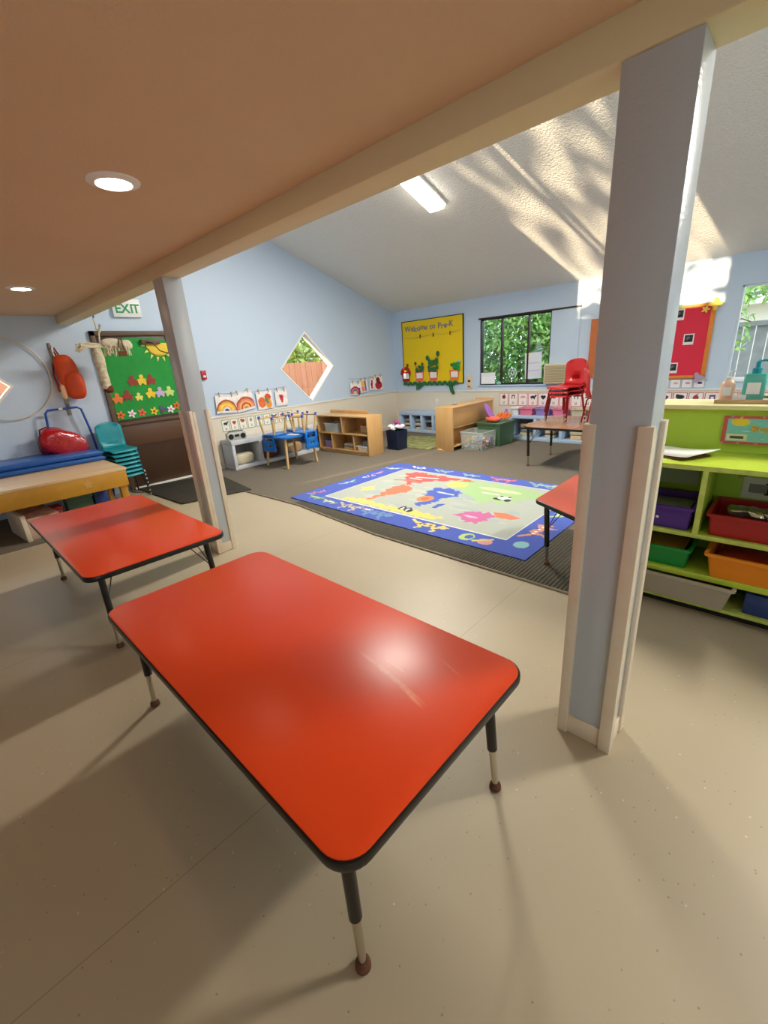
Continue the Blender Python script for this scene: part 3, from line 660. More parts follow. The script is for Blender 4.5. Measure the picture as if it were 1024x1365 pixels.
g = G(); lump(g, (0, .12, 1.90), (.05, .11, .05), .9, 11, .1); lump(g, (0, .28, 1.87), (.045, .07, .06), .9, 12, .1); g.build('cloud_head', 'rope', cr)
g = G(); g.lathe([(.045, 0), (.055, .05), (.05, .2), (.06, .35), (.045, .46)], (0, -.05, 1.38), 14); g.build('bark_tube', 'bark', cr)
g = G(); g.lathe([(.03, -.04), (.055, -.01), (.05, .04), (.03, .05)], (0.0, -.03, 1.37), 14); g.build('tube_end', 'brown', cr)
g = G(); g.tube([(.06, .17, 1.84), (.06, .19, 1.9), (.05, .2, 1.95)], .007); g.tube([(.06, .23, 1.8), (.06, .22, 1.95)], .006); g.box(.04, .16, 1.74, .06, .25, 1.8); g.build('twigs', 'brown', cr)

# ------------------------------------------------------------------ paper cut-outs on the green paper
def person_poly(s):
    pts = []
    def arc(cx, cy, r, a0, a1, n):
        for i in range(n+1):
            t = math.radians(a0+(a1-a0)*i/n); pts.append((cx+r*math.cos(t), cy+r*math.sin(t)))
    arc(0, .8, .22, -50, 230, 12); arc(-.42, .42, .12, 100, 260, 5); arc(-.25, .05, .14, 160, 270, 5); pts.append((0, .15)); arc(.25, .05, .14, 270, 380, 5); arc(.42, .42, .12, -80, 80, 5)
    return [(x*s, y*s) for x, y in pts]
def flower_poly(s, n=5):
    return [(s*(.36+.14*math.cos(n*2*PI*i/40))*math.cos(2*PI*i/40), s*(.5+(.36+.14*math.cos(n*2*PI*i/40))*math.sin(2*PI*i/40))) for i in range(40)]
cuts = [(-5.353,1.44,'brownred','dark red','left figure of the top row'), (-5.233,1.445,'yellow','yellow','middle figure of the top row'), (-5.118,1.44,'brownred','dark red','right figure of the top row'),
        (-5.585,1.235,'orange','orange','leftmost figure of the middle row'), (-5.457,1.26,'brownred','dark red','second figure of the middle row'), (-5.32,1.245,'lightyellow','small pale yellow','third figure of the middle row'),
        (-5.16,1.265,'yellow','yellow','fourth figure of the middle row'), (-5.032,1.265,'lilac2','lilac','fifth figure of the middle row'), (-4.906,1.265,'lightgreen','pale green','last figure of the middle row')]
for i, (y, z, c, cn, wh) in enumerate(cuts):
    yy = y+.02
    o = G().prism(person_poly(.125 if 'small' not in cn else .095), -.006, 0, 'y').build('paper_figure', c, None, smooth=0, loc=(.034, yy, z-.05), rot=(0, 0, LW))
    tag(o, f'{cn} paper person, {wh} on green door paper', 'paper cutout', 'paper people on the green door paper')
fl = [(-5.60,'orange','orange'), (-5.46,'white2','white pink-centred'), (-5.33,'coral','coral'), (-5.17,'yellow','yellow'), (-5.05,'steelblue','dark grey-blue'), (-4.94,'white2','white'), (-4.85,'orange','orange')]
for i, (y, c, cn) in enumerate(fl):
    z = .97 if i < 6 else 1.01
    yy = y+.02
    o = G().prism(flower_poly(.115 if i != 4 else .13, 5 if i != 4 else 3), -.006, 0, 'y').build('paper_flower', c, None, smooth=0, loc=(.035+.004*(i > 4), yy, z), rot=(0, 0, LW))
    d = G().prism([(.016*math.cos(k), .057+.016*math.sin(k)) for k in [i*PI/6 for i in range(12)]], -.009, -.006, 'y').build('centre', 'pink' if i in (1, 5) else 'brownred', o, smooth=0)
    tag(o, f'{cn} paper flower, {["first","second","third","fourth","fifth","sixth","last"][i]} from the left along the bottom of the green paper', 'paper flower', 'paper flowers on the green door paper')
sp = G(); pts = []
for k in range(25):
    a = PI+PI*k/24; pts.append((.16*math.cos(a), .17*math.sin(a)))
sp.prism(pts, -.004, 0, 'y'); sun = thing('paper_sun', 'yellow half sun of paper at the top right of the green paper', 'paper cutout', (.036, -4.90, 1.915), LW)
sp.build('disc', 'yellow', sun, smooth=0); sp = G()
for k in range(8):
    a = PI+PI*(k+.3)/7.6; a1 = a+.1; a0 = a-.1
    sp.prism([(.175*math.cos(a0), .185*math.sin(a0)), (.235*math.cos(a), .245*math.sin(a)), (.175*math.cos(a1), .185*math.sin(a1))], -.004, 0, 'y')
sp.build('ray', 'lightyellow', sun, smooth=0)

# ------------------------------------------------------------------ recessed tub and boxes under the table
st = thing('step_box', 'cream plywood step box with a slot under the yellow table', 'box', (1.15, -7.03, .006), .1)
G().box(-.45, -.02, 0, .12, .02, .27).build('side_panel', 'cream_wood', st, bevel=.003)
G().box(-.45, .02, .2, .12, .30, .23).build('tread', mat('worn_pink_paint', '#e8c0a8', .6, vary=(12, .8, '#c05c50')), st, bevel=.003)
G().box(.06, .02, 0, .09, .30, .2).build('riser', mat('faded_mural', '#dcb8a0', .6, vary=(16, 1, '#9ab8a8')), st, bevel=.003)
for (x, y, w, d, h, m, lab, cat) in ((.9, -6.7, .16, .1, .22, 'bin_red', 'dark red box under the yellow table', 'box'), (.75, -6.45, .2, .25, .26, 'tote_green', 'green crate under the yellow table', 'crate'), (.72, -6.2, .22, .2, .3, 'blue_box', 'blue box under the yellow table beside its leg', 'box')):
    t = thing('storage_box', lab, cat, (x, y, .006)); G().box(-w/2, -d/2, 0, w/2, d/2, h*.85).build('box_body', m, t, bevel=.006); G().box(-w/2-.01, -d/2-.01, h*.85, w/2+.01, d/2+.01, h).build('lid', m, t, bevel=.006)

# ------------------------------------------------------------------ shell chairs (teal, red)
def shell_chair(name, label, pm, lm, sh, w=.32, group=None, hole=True):
    """faces +X; origin on the floor under the seat centre"""
    t = thing(name, label, 'chair', group=group)
    # seat
    g = G(); n = 9; prof = [(-.15, .012), (-.10, .0), (0, -.006), (.08, 0), (.14, .004), (.165, -.012)]
    v = []
    for k, (x, z) in enumerate(prof):
        for i in range(n):
            u = -1+2*i/(n-1); ww = w/2*(.86 if k == 0 else 1 if k < 4 else .97 if k == 4 else .88); v.append((x-.015*u*u*(k > 3), u*ww, sh+z+.012*u**4*(k < 4)))
    m = len(prof); f = [(a*n+i, a*n+i+1, (a+1)*n+i+1, (a+1)*n+i) for a in range(m-1) for i in range(n-1)]
    v += [(x, y, z-.012) for x, y, z in v]; b = m*n; f += [tuple(q+b for q in r_)[::-1] for r_ in f]
    per = [i for i in range(n)]+[a*n+n-1 for a in range(1, m)]+[(m-1)*n+i for i in range(n-2, -1, -1)]+[a*n for a in range(m-2, 0, -1)]
    f += [(per[i], per[(i+1) % len(per)], per[(i+1) % len(per)]+b, per[i]+b) for i in range(len(per))]
    g.add(v, f); g.build('seat', pm, t, smooth=60)
    # back
    rows = [(-.15, .012, .84), (-.168, .05, .86), (-.18, .085, .9), (-.186, .12, .93), (-.19, .2, .96), (-.196, .27, .95), (-.203, .32, .86), (-.206, .338, .6)]
    v = []; n = 11
    for x, z, q in rows:
        for i in range(n):
            u = -1+2*i/(n-1); v.append((x+.022*u*u, u*w/2*q, sh+z-.02*abs(u)**3*(z > .3)))
    m = len(rows); cells = [(a, i) for a in range(m-1) for i in range(n-1) if not (hole and a == 2 and 3 <= i <= 6)]
    f = [(a*n+i, a*n+i+1, (a+1)*n+i+1, (a+1)*n+i) for a, i in cells]
    g = G(); g.add(v, f); o = g.build('backrest', pm, t, smooth=60)
    md = o.modifiers.new('t', 'SOLIDIFY'); md.thickness = .011; md.offset = 0
    # legs: bent tubes
    for sx, fx in ((.11, .17), (-.11, -.17)):
        for sy in (-1, 1):
            pts = [(sx*.2, sy*.09, sh-.022), (sx, sy*(w/2-.045), sh-.026), (sx*1.15, sy*(w/2-.03), sh-.05), (fx, sy*(w/2-.005), .012)]
            l = G().tube(pts, .0095, 8).build('leg', lm, t)
            G().cone((fx-.001, sy*(w/2-.005), 0), (fx-.003, sy*(w/2-.006), .025), .014, .012, 10).build('glide', 'chrome', l)
    return t
ord_ = ['topmost', 'second from the top', 'third from the top', 'fourth from the top', 'fifth from the top', 'sixth from the top', 'seventh from the top', 'eighth from the top']
N = 7; base = .006
tc0 = shell_chair('stacking_chair', '', 'teal', 'black_metal', .315, .33, 'teal chairs stacked by the door')
for k in range(N):
    lab = f'teal plastic stacking chair, {ord_[k]} of the stack beside the brown door'
    loc = (.36+.004*k, -5.785, base+(N-1-k)*.052)
    if k == 0: tc0.location = loc; tc0['label'] = lab; tc0.rotation_euler = (0, 0, .12)
    else: dup(tc0, loc, (0, 0, .12), lab)
rc0 = shell_chair('stacking_chair', '', 'red_plastic', 'red_metal', .35, .36, 'red chairs stacked on the wood grain table')
TZ = .552
for k in range(3):
    lab = f'red plastic stacking chair, {ord_[k]} on the wood grain table'
    loc = (4.36+.008*k, -1.55+.01*k, TZ+(2-k)*.05)
    if k == 0: rc0.location = loc; rc0['label'] = lab; rc0.rotation_euler = (0, 0, -1.95)
    else: dup(rc0, loc, (0, 0, -1.95), lab)
dup(rc0, (4.90, -1.84, TZ), (0, 0, .5), 'single red plastic chair at the table edge beside the thick post')
# wood grain table
KP = rrect(-.5, -.55, .5, .55, .22, 8)
act_table('activity_table', 'wood grain activity table with red chairs stacked on top', 1.0, 1.1, .55, poly=KP, topm='oak_lam', loc=(4.50, -1.57, 0), feet=[(-.41, .33), (-.40, -.42), (.4, .4), (.4, -.4)], bt=.72, splay=-.02)
rd = thing('window_air_conditioner', 'beige filter panel of a window air unit below the patched wall', 'air conditioner', (3.615, -.014, .93))
G().prism(rrect(-.19, 0, .19, .32, .015, 3), -.10, 0, 'y').build('casing', 'beige', rd, bevel=.006)
g = G()
for k in range(12): g.box(-.165, -.106, .03+k*.022, .165, -.1, .042+k*.022)
g.build('grille', mat('tan_grille', '#a89a72', .7), rd)

# ------------------------------------------------------------------ cubbies
def cubby(name, label, L, D, H, n, m, loc, rz, th=.035, back='cubby_back', top=.07):
    t = thing(name, label, 'cubby shelf', loc, rz)
    g = G(); g.box(0, 0, H-top, L, D, H); g.build('top', m, t, bevel=.004)
    G().box(0, 0, 0, L, D, .05).build('bottom_shelf', m, t, bevel=.004)
    for i in range(n+1):
        x = (L-th*1.4)*i/n; G().box(x, 0, .05, x+th*1.4, D, H-top).build('divider', m, t, bevel=.003)
    G().box(0, D-.015, .05, L, D, H-top).build('back_panel', back, t)
    return t
# left wall cubby (front faces +X): rotate 90deg, local y = depth into wall
c1 = cubby('cubby_shelf', 'pale cubby shelf under the wall cards with a radio on top', 1.95, .34, .46, 4, 'cubby_white', (.37, -4.27, .006), LW)
c2 = cubby('cubby_shelf', 'small light blue cubby in the far corner behind the green mat', 1.5, .3, .42, 5, 'cubby_blue', (.36, -.34, .006), 0)
c3 = cubby('cubby_shelf', 'long light blue cubby under the far window with bins on top', 2.7, .3, .42, 6, 'cubby_blue', (2.95, -.34, .006), 0, top=.05)
def things_in_cubby(x0, x1, y, z, n, grp, seed):
    rnd = random.Random(seed)
    for i in range(n):
        x = x0+(x1-x0)*(i+.5)/n
        for k in range(3):
            h = rnd.uniform(.04, .07); w = rnd.uniform(.14, .2)
            o = G().box(-w/2, -.1, 0, w/2, .08, h).build('folded_blanket' if k < 2 else 'wood_block', rnd.choice(['beige', 'grey', 'tan', 'peach', 'navy']), None, bevel=.008, loc=(x, y, z+k*.078))
            tag(o, f'{["lowest","middle","topmost"][k]} folded item in opening {["one","two","three","four","five","six"][i]} from the left of {grp}', 'folded cloth', 'folded items in '+grp)
things_in_cubby(.40, 1.83, -.17, .056, 5, 'the corner cubby', 1)
things_in_cubby(3.0, 5.6, -.17, .056, 6, 'the window cubby', 2)
for i in range(4):
    y = -4.27+1.95*(i+.5)/4
    tag(G().blob((0, 0, .09), (.1, .17, .09), .6).build('cloth_bundle', ['beige', 'brown', 'tan', 'brown'][i], None, loc=(.2, y, .056)), f'cloth bundle in opening {["one","two","three","four"][i]} from the left of the radio cubby', 'cloth', 'bundles in the radio cubby')

# radio
ra = thing('radio', 'silver and black portable radio on the pale cubby', 'radio', (.27, -4.12, .467), LW-.15)
G().prism(rrect(-.15, 0, .15, .115, .03, 4), -.05, .05, 'y').build('casing', mat('silver_plastic', '#b9bab4', .35, .3), ra, bevel=.006)
for s in (-1, 1): G().cone((s*.095, -.05, .055), (s*.095, -.056, .055), .042, .038, 20).build('speaker', 'black', ra)
G().box(-.035, -.055, .05, .035, -.05, .085).build('display', 'black', ra)
G().tube([(-.12, 0, .115), (-.11, 0, .13), (.11, 0, .13), (.12, 0, .115)], .007).build('handle', 'black', ra)
# power cord hanging by the cubby
cd = G(); cd.tube([(.05, -4.36, .52), (.06, -4.38, .4), (.1, -4.40, .2), (.2, -4.38, .03), (.3, -4.33, .02)], .005)
tag(cd.build('power_cord', 'grey'), 'grey power cord hanging down beside the radio cubby', 'cord')

# wall art on strings: canvases on the left wall
def rainbow(cols):
    s = []
    for i, c in enumerate(cols): s.append(('a', c, .5, .12, .0, .62-.1*i))
    return s+[('a', '#f6efe4', .5, .12, 0, .62-.1*len(cols))]
arts = [(-4.07, .86, .34, .28, rainbow(['#b7553a', '#f2b63c', '#f7d667', '#f3b04e', '#d9dbe0', '#4a3c52']), 'painted yellow rainbow on paper, leftmost drawing on the left wall', .06),
        (-3.72, .86, .32, .30, rainbow(['#c9553f', '#e88a68', '#f0b878', '#c9483a', '#f4c95c', '#e0856a']), 'painted red rainbow on paper, second drawing on the left wall', -.12),
        (-3.36, .84, .30, .29, [('e', '#e8703a', .3, .4, .24, .3), ('e', '#d9502c', .7, .65, .2, .2), ('e', '#e99a30', .72, .3, .2, .28), ('e', '#4f9a58', .62, .5, .12, .1), ('e', '#4a70b8', .66, .36, .08, .08)], 'orange pumpkin painting with green patch clipped on the left wall', -.03),
        (-3.03, .86, .24, .26, [('e', '#d22c44', .52, .5, .15, .2), ('e', '#b8203a', .4, .62, .08, .1), ('e', '#d22c44', .52, .28, .08, .1)], 'white paper with a small red blot clipped on the left wall', .0),
        (-1.27, .86, .26, .24, [('a', '#b02a4a', .5, .1, 0, .6), ('a', '#e8748a', .5, .1, 0, .48), ('a', '#3f7a58', .5, .1, 0, .36), ('a', '#e9b7c2', .5, .1, 0, .24), ('r', '#8a2f6a', .82, 0, 1, .6)], 'red and pink rainbow drawing, left of the four by the low shelf', .1),
        (-1.0, .89, .22, .25, [('e', '#f0c23c', .4, .7, .25, .2), ('r', '#6f4fa8', .6, .1, .8, .9), ('e', '#ee7d86', .35, .3, .2, .2)], 'yellow and purple drawing, second of the four by the low shelf', -.1),
        (-.78, .91, .14, .24, [('r', '#c83a4a', .25, .15, .7, .85), ('e', '#3a2030', .45, .5, .12, .1)], 'narrow red drawing, third of the four by the low shelf', .05),
        (-.57, .90, .25, .28, [('e', '#b01f35', .5, .35, .42, .3), ('e', '#7f1527', .45, .72, .26, .2), ('e', '#38121e', .6, .5, .1, .1)], 'dark red apple drawing, right of the four by the low shelf', -.04)]
for (y, z, w, h, sh, lab, tilt) in arts:
    o = canvas('child_drawing', w, h, 44, 40, '#f3ece6', sh, t=.002, wave=.012, loc=(.03, y, z), rot=(0, tilt, LW)); tag(o, lab, 'drawing', 'children drawings on the left wall')
    a = canvas  # pegs
    for s in (-.3, .3):
        G().box(w*s-.006, -.014, h-.03, w*s+.006, 0.004, h+.04).build('clothespin', 'tan', o)
for (a, b, m, lab) in ((-4.22, -2.9, 1.15, 'thin string carrying the drawings on the left wall'), (-1.42, -.42, 1.14, 'thin string carrying the four drawings by the low shelf')):
    N_ = 12; o = G().tube([(.03, a+(b-a)*i/N_, m+.02-.03*math.sin(PI*i/N_)+(.03 if b > -1 else 0)) for i in range(N_+1)], .002, 5).build('clothesline', 'brown'); tag(o, lab, 'string')
# picture cards
def glyph(k, c):
    rnd = random.Random(k*7+1); x, y = .5, .66
    base = [[('e', c, .5, .68, .28, .1), ('r', c, .3, .5, .36, .68), ('r', c, .62, .5, .68, .68), ('e', c, .78, .78, .1, .08)], [('e', c, .38, .7, .14, .11), ('e', c, .62, .7, .14, .11), ('p', c, P(.25,.68, .75,.68, .5,.48))],
            [('e', c, .5, .72, .3, .14), ('e', c, .3, .8, .12, .1)], [('e', c, .5, .68, .2, .16), ('l', c, P(.5,.85, .6,.92), .03)], [('r', c, .3, .52, .4, .85), ('r', c, .6, .52, .7, .85), ('r', c, .3, .76, .7, .85)], [('p', c, P(.2,.6, .8,.6, .65,.8, .35,.8))]]
    s = base[k % 6]; s = s+[('r', '#8a8a8a', .4, .16, .44, .36), ('r', '#8a8a8a', .44, .16, .6, .2), ('r', '#8a8a8a', .56, .16, .6, .36)]
    return s
onames = ['first', 'second', 'third', 'fourth', 'fifth', 'sixth', 'seventh', 'eighth', 'ninth', 'tenth', 'eleventh', 'twelfth', 'thirteenth']
cc = ['#2c2c30', '#b83a3a', '#a05a2c', '#b9a48c', '#3a6aa8', '#d4a23c', '#7f4a3a', '#b86060', '#555555', '#8a5aa0']
for i in range(9):
    y = -4.13+.152*i
    o = canvas('picture_card', .128, .185, 20, 28, '#3e8a5e', [('r', '#f2ece0', .06, .045, .94, .955)]+glyph(i, cc[i]), t=.002, loc=(.017, y, .575), rot=(0, 0, LW))
    tag(o, f'small green bordered picture card, {onames[i]} from the left on the left wainscot', 'card', 'picture cards on the left wainscot')
cc2 = ['#7a2a24', '#8a3a4c', '#e2a0a8', '#2c2c30', '#1f1f24', '#b8503c', '#a03a44', '#44506a', '#2f6a44', '#6a3a78']
pn = 0
for i in range(10):
    x = 2.66+.185*i
    o = canvas('picture_card', .17, .22, 20, 28, '#d4607a', [('r', '#f6ede6', .06, .045, .94, .955)]+glyph(i+3, cc2[i]), t=.002, loc=(x, -.017, .555))
    tag(o, f'pink bordered picture card, {onames[i]} from the left below the far window', 'card', 'pink cards below the far window')
for i in range(8):
    x = 5.2+.185*i
    o = canvas('picture_card', .17, .22, 20, 28, '#c84a58', [('r', '#f4ece8', .06, .045, .94, .955)]+glyph(i+1, cc2[(i*3) % 10]), t=.002, loc=(x, -.017, .555))
    tag(o, f'red bordered picture card, {onames[i]} from the left behind the lime shelf', 'card', 'red cards behind the lime shelf')
for i in range(4):
    o = canvas('picture_card', .13, .12, 18, 16, '#b9b4c8', [('r', '#efecef', .06, .06, .94, .94), ('e', ['#2a2a2e', '#d8b0b0', '#c4a0a8', '#3a3a44'][i], .55, .55, .22, .14)], t=.002, loc=(5.16+.14*i, -.004, .835))
    tag(o, f'small white card, {onames[i]} from the left under the red bulletin board', 'card', 'white cards under the red board')

# ------------------------------------------------------------------ child table with upturned chairs
bt2 = thing('play_table', 'small blue topped table with birch legs carrying upturned chairs', 'table', (.80, -3.50, .006))
G().prism(rrect(-.34, -.34, .34, .34, .16, 8), .455, .49).build('tabletop', 'blue_plastic', bt2, bevel=.008)
for sx in (-1, 1):
    for sy in (-1, 1): G().cone((sx*.24, sy*.24, .455), (sx*.28, sy*.285, 0), .022, .019).build('leg', 'birch', bt2)
def wee_chair():
    t = thing('child_chair', '', 'chair', group='upturned chairs on the blue table')
    S_ = .29
    G().prism(rrect(-.15, -.14, .15, .14, .05, 5), S_-.022, S_).build('seat', 'blue_plastic', t, bevel=.006)
    for sx in (-1, 1):
        for sy in (-1, 1):
            l = G().cone((sx*.115, sy*.11, S_-.02), (sx*.15, sy*.14, 0.0), .017, .015).build('leg', 'birch', t)
            G().cone((sx*.146, sy*.137, .035), (sx*.151, sy*.141, -.003), .019, .018).build('foot_cap', 'cap_blue', l)
        G().cone((sx*.148, -.138, .03), (sx*.148, .138, .03), .011, .011, 10).build('stretcher', 'birch', t)
    G().cone((-.148, -.138, .035), (.148, -.138, .035), .011, .011, 10).build('stretcher', 'birch', t)
    g = G(); O = rrect(-.13, S_+.02, .13, S_+.25, .05, 5)
    g.box(-.13, .12, S_-.01, -.09, .145, S_+.2); g.box(.09, .12, S_-.01, .13, .145, S_+.2)
    g.prism(rrect(-.13, S_+.07, .13, S_+.13, .01, 3), .12, .145, 'y'); g.prism(rrect(-.14, S_+.165, .14, S_+.24, .03, 5), .118, .148, 'y'); g.box(-.1, .12, S_+.1, -.045, .145, S_+.2); g.box(.045, .12, S_+.1, .1, .145, S_+.2)
    g.build('backrest', 'blue_plastic', t, bevel=.003)
    return t
w0 = wee_chair(); zt = .496+.29+.004
# inverted: rotate 180 about X so local +Y (back side) -> -Y
w0.location = (.74, -3.72, zt); w0.rotation_euler = (PI, 0, .15); w0['label'] = 'upturned blue child chair hanging its back off the near left edge of the blue table'
dup(w0, (1.03, -3.36, zt), (PI, 0, PI/2+.15), 'upturned blue child chair hanging its back off the front right edge of the blue table')
dup(w0, (.70, -3.26, zt+.003), (PI, 0, PI-.1), 'upturned blue child chair at the back of the blue table near the wall')
pp = canvas('loose_paper', .2, .14, 6, 6, '#d9dfe8', [], t=.001, loc=(1.05, -3.62, .499), rot=(0, 0, .4), flat=True); tag(pp, 'loose white paper on the blue table edge', 'paper')

# ------------------------------------------------------------------ maple shelf (front faces camera side)
ms = thing('storage_shelf', 'low maple storage shelf with five open compartments beside the diamond window', 'shelf', (1.64, -2.57, .006), 0)
fx = Vector((1.42-0, 0, 0))
ms.rotation_euler = (0, 0, PI-(-.0)+.03)
# local: x runs from right end (0) to left (1.3), y depth goes into -y local -> world +y after 180deg
L_, D_, H_ = 1.24, -.36, .645
def mb(a, b, c, d, e, f, n='panel', m='maple'): return G().box(min(a, d), min(b, e), c, max(a, d), max(b, e), f).build(n, m, ms, bevel=.003)
mb(0, 0, 0, .022, D_, H_, 'side_panel'); mb(L_-.022, 0, 0, L_, D_, H_, 'side_panel'); mb(.022, 0, H_-.022, L_-.022, D_, H_, 'top'); mb(.022, 0.0, .05, L_-.022, D_, .072, 'shelf_board')
mb(.022, -.0, .33, L_-.022, D_, .352, 'shelf_board'); mb(.60, 0, .352, .62, D_, H_-.022, 'divider'); mb(.34, 0, .072, .36, D_, .33, 'divider'); mb(.88, 0, .072, .90, D_, .33, 'divider'); mb(.022, D_, .05, L_-.022, D_+.01, H_-.022, 'back_panel'); mb(.022, -.02, 0, L_-.022, -.04, .05, 'kick_board'); mb(0.3, D_, H_, L_, D_+.02, H_+.05, 'back_rail')
def to_w(x, y, z): v = ms.rotation_euler.to_matrix() @ Vector((x, y, z)); return (v.x+1.64, v.y-2.57, v.z+.006)
def bin_(name, lab, cat, w, d, h, m, loc, rz=0, rim=True, group=None, flare=.012, wall=.006, rot=None):
    t = thing(name, lab, cat, loc, rz, group, rot)
    g = G(); a, b = w/2, d/2; f_ = flare
    o = rrect(-a, -b, a, b, .015, 3); i = rrect(-a+f_, -b+f_, a-f_, b-f_, .012, 3); oi = rrect(-a+wall, -b+wall, a-wall, b-wall, .012, 3); ii = rrect(-a+f_+wall, -b+f_+wall, a-f_-wall, b-f_-wall, .01, 3); n = len(o)
    v = [(x, y, 0) for x, y in i]+[(x, y, h) for x, y in o]+[(x, y, h) for x, y in oi]+[(x, y, wall) for x, y in ii]
    f = [(k+r*n, (k+1) % n+r*n, (k+1) % n+(r+1)*n, k+(r+1)*n) for r in range(3) for k in range(n)]+[tuple(range(n))[::-1], tuple(range(3*n, 4*n))]
    g.add(v, f); g.build('tub', m, t, smooth=50)
    if rim:
        g = G(); oo = rrect(-a-.012, -b-.012, a+.012, b+.012, .02, 3)
        v = [(x, y, h-.012) for x, y in oo]+[(x, y, h+.002) for x, y in oo]+[(x, y, h+.002) for x, y in oi]+[(x, y, h-.012) for x, y in oi]
        f = [(k+r*n, (k+1) % n+r*n, (k+1) % n+((r+1) % 4)*n, k+((r+1) % 4)*n) for r in range(4) for k in range(n)]
        g.add(v, f); g.build('rim', m, t, smooth=30)
    return t
bin_('storage_bin', 'clear bin of toys in the top left compartment of the maple shelf', 'bin', .34, .26, .15, 'clear_lid', to_w(.92, -.16, .353), .03)
tag(G().blob((0, 0, .05), (.13, .1, .05), .8, noise=.3).build('toy_pile', 'steelblue', None, loc=to_w(.92, -.16, .36)), 'grey blue toys inside the clear bin on the maple shelf', 'toys', kind='stuff')
tag(G().box(-.1, -.08, 0, .1, .08, .12).build('cardboard_box', 'tan', None, bevel=.004, loc=to_w(.2, -.22, .353)), 'plain tan box in the top right compartment of the maple shelf', 'box')
bin_('storage_bin', 'lilac bin in the lower left compartment of the maple shelf', 'bin', .22, .22, .12, 'lav', to_w(1.04, -.16, .073), .03)
for k in range(3): tag(G().box(-.11, -.09, 0, .11, .09, .028).build('tray', ['beige', 'grey', 'beige'][k], None, bevel=.004, loc=to_w(.55, -.16, .073+.031*k)), f'{["lowest", "middle", "top"][k]} flat tray in the lower middle compartment of the maple shelf', 'tray', 'trays in the maple shelf')
bin_('storage_bin', 'white bin in the lower right compartment of the maple shelf', 'bin', .24, .2, .08, 'white', to_w(.19, -.13, .073), .03)
tag(G().blob((0, 0, .05), (.07, .06, .07), .8, noise=.2).build('cloth_ball', 'grey', None, loc=to_w(.17, -.13, .12)), 'grey cloth lump in the white bin of the maple shelf', 'cloth')
# navy bin with artificial flowers
nb = bin_('fabric_bin', 'navy blue bin beside the maple shelf holding paper flowers', 'bin', .28, .26, .33, 'navy', (1.62, -1.85, .006), .0, rim=False)
t = thing('flower_bunch', 'white and magenta artificial flowers in the navy bin', 'flowers', (1.62, -1.85, .2))
g = G()
for i in range(9): a = random.uniform(0, 6.28); g.tube([(0, 0, 0), (.04*math.cos(a), .04*math.sin(a), .12), (.09*math.cos(a), .09*math.sin(a), .2)], .003)
g.build('stem', 'darkgreen', t); g = G()
for i in range(8): a = i*.8; g.blob((.1*math.cos(a), .1*math.sin(a), .19+.02*math.sin(i*3)), (.05, .05, .035), 1, 10, 6, .3)
g.build('white_blossom', 'white2', t); g = G()
for i in range(3): g.blob((-.03+.05*i, .02, .26-.03*i), (.035, .03, .045), 1, 10, 6, .3)
g.build('magenta_blossom', 'magenta', t)

# divider shelf (double sided) running away from the camera
dv = thing('divider_shelf', 'tall maple divider shelf standing end-on near the far wall', 'shelf', (2.30, -1.64, .006), -.02)
def db(a, b, c, d, e, f, n='panel', m='maple'): return G().box(a, b, c, d, e, f).build(n, m, dv, bevel=.003)
db(0, 0, 0, .35, .025, .70, 'end_panel'); db(0, 1.2, 0, .35, 1.225, .73, 'end_panel'); db(0, .025, .675, .35, 1.2, .70, 'top'); db(.0, .025, .06, .35, 1.2, .085, 'bottom_shelf'); db(.0, .025, .36, .335, 1.2, .38, 'shelf_board')
db(0.16, .025, .085, .175, 1.2, .675, 'back_panel'); db(.325, .025, .385, .335, 1.2, .675, 'upper_panel'); db(.02, .025, 0, .04, 1.2, .06, 'kick_board')
tag(G().blob((0, 0, .0), (.05, .04, .008), .8).build('paint_tray', 'grey', None, loc=(2.45, -1.3, .716)), 'small grey dish on top of the maple divider shelf', 'dish')

# clear tote with toys, green tote
ct_ = bin_('clear_tote', 'clear plastic tote full of small toys on the carpet', 'tote', .42, .44, .29, 'clear', (2.86, -1.22, .006), .0)
for sx in (-1, 1):
    for sy in (-1, 1): G().cone((sx*.15-.01, sy*.19, .02), (sx*.15+.01, sy*.19, .02), .02, .02).build('wheel', 'black', ct_)
k_ = 0
cols = ['bin_red', 'yellow', 'blue_plastic', 'bin_green', 'orange', 'white2', 'lav', 'coral', 'tan', 'mint']
g = G()
for i in range(260):
    g.cur = i % 10; T = Matrix.Translation((random.uniform(-.17, .17), random.uniform(-.18, .18), random.uniform(.03, .17))) @ Matrix.Rotation(random.uniform(0, 3), 4, Vector((random.random(), random.random(), random.random()+.01)).normalized())
    s = random.uniform(.012, .03); g.box(-s, -s*.7, -s*.5, s, s*.7, s*.5, T)
tag(g.build('small_toys', cols, None, bevel=0, loc=(2.86, -1.22, .006)), 'jumble of small colourful toys inside the clear tote', 'toys', kind='stuff')
gt = bin_('storage_tote', 'dark green storage tote behind the clear tote', 'tote', .44, .5, .36, 'tote_green', (2.92, -.76, .006), .0)
G().box(-.23, -.26, .362, .23, .26, .378).build('lid', 'tote_green', gt, bevel=.006)
tz = .388
g = G(); g.lathe([(.02, .0), (.15, .01), (.17, .03), (.15, .035), (.02, .02)], (0, 0, 0), 24)
tag(g.build('toy_helmet', 'lilac', None, loc=(2.80, -.80, tz+.13), rot=(0, 1.05, .3)), 'purple toy shield leaning on top of the green tote', 'toy')
g = G(); g.blob((0, 0, .045), (.13, .08, .045), .8, noise=.12); tag(g.build('toy_boat', 'coral', None, loc=(2.93, -.88, tz)), 'coral red toy on the front of the green tote', 'toy')
g = G(); 
for k in range(5): g.tube([(-.12+.05*k, -.02, .01), (-.08+.05*k, .03, .08+.02*(k % 2)), (-.02+.04*k, .04, .04)], .022, 8)
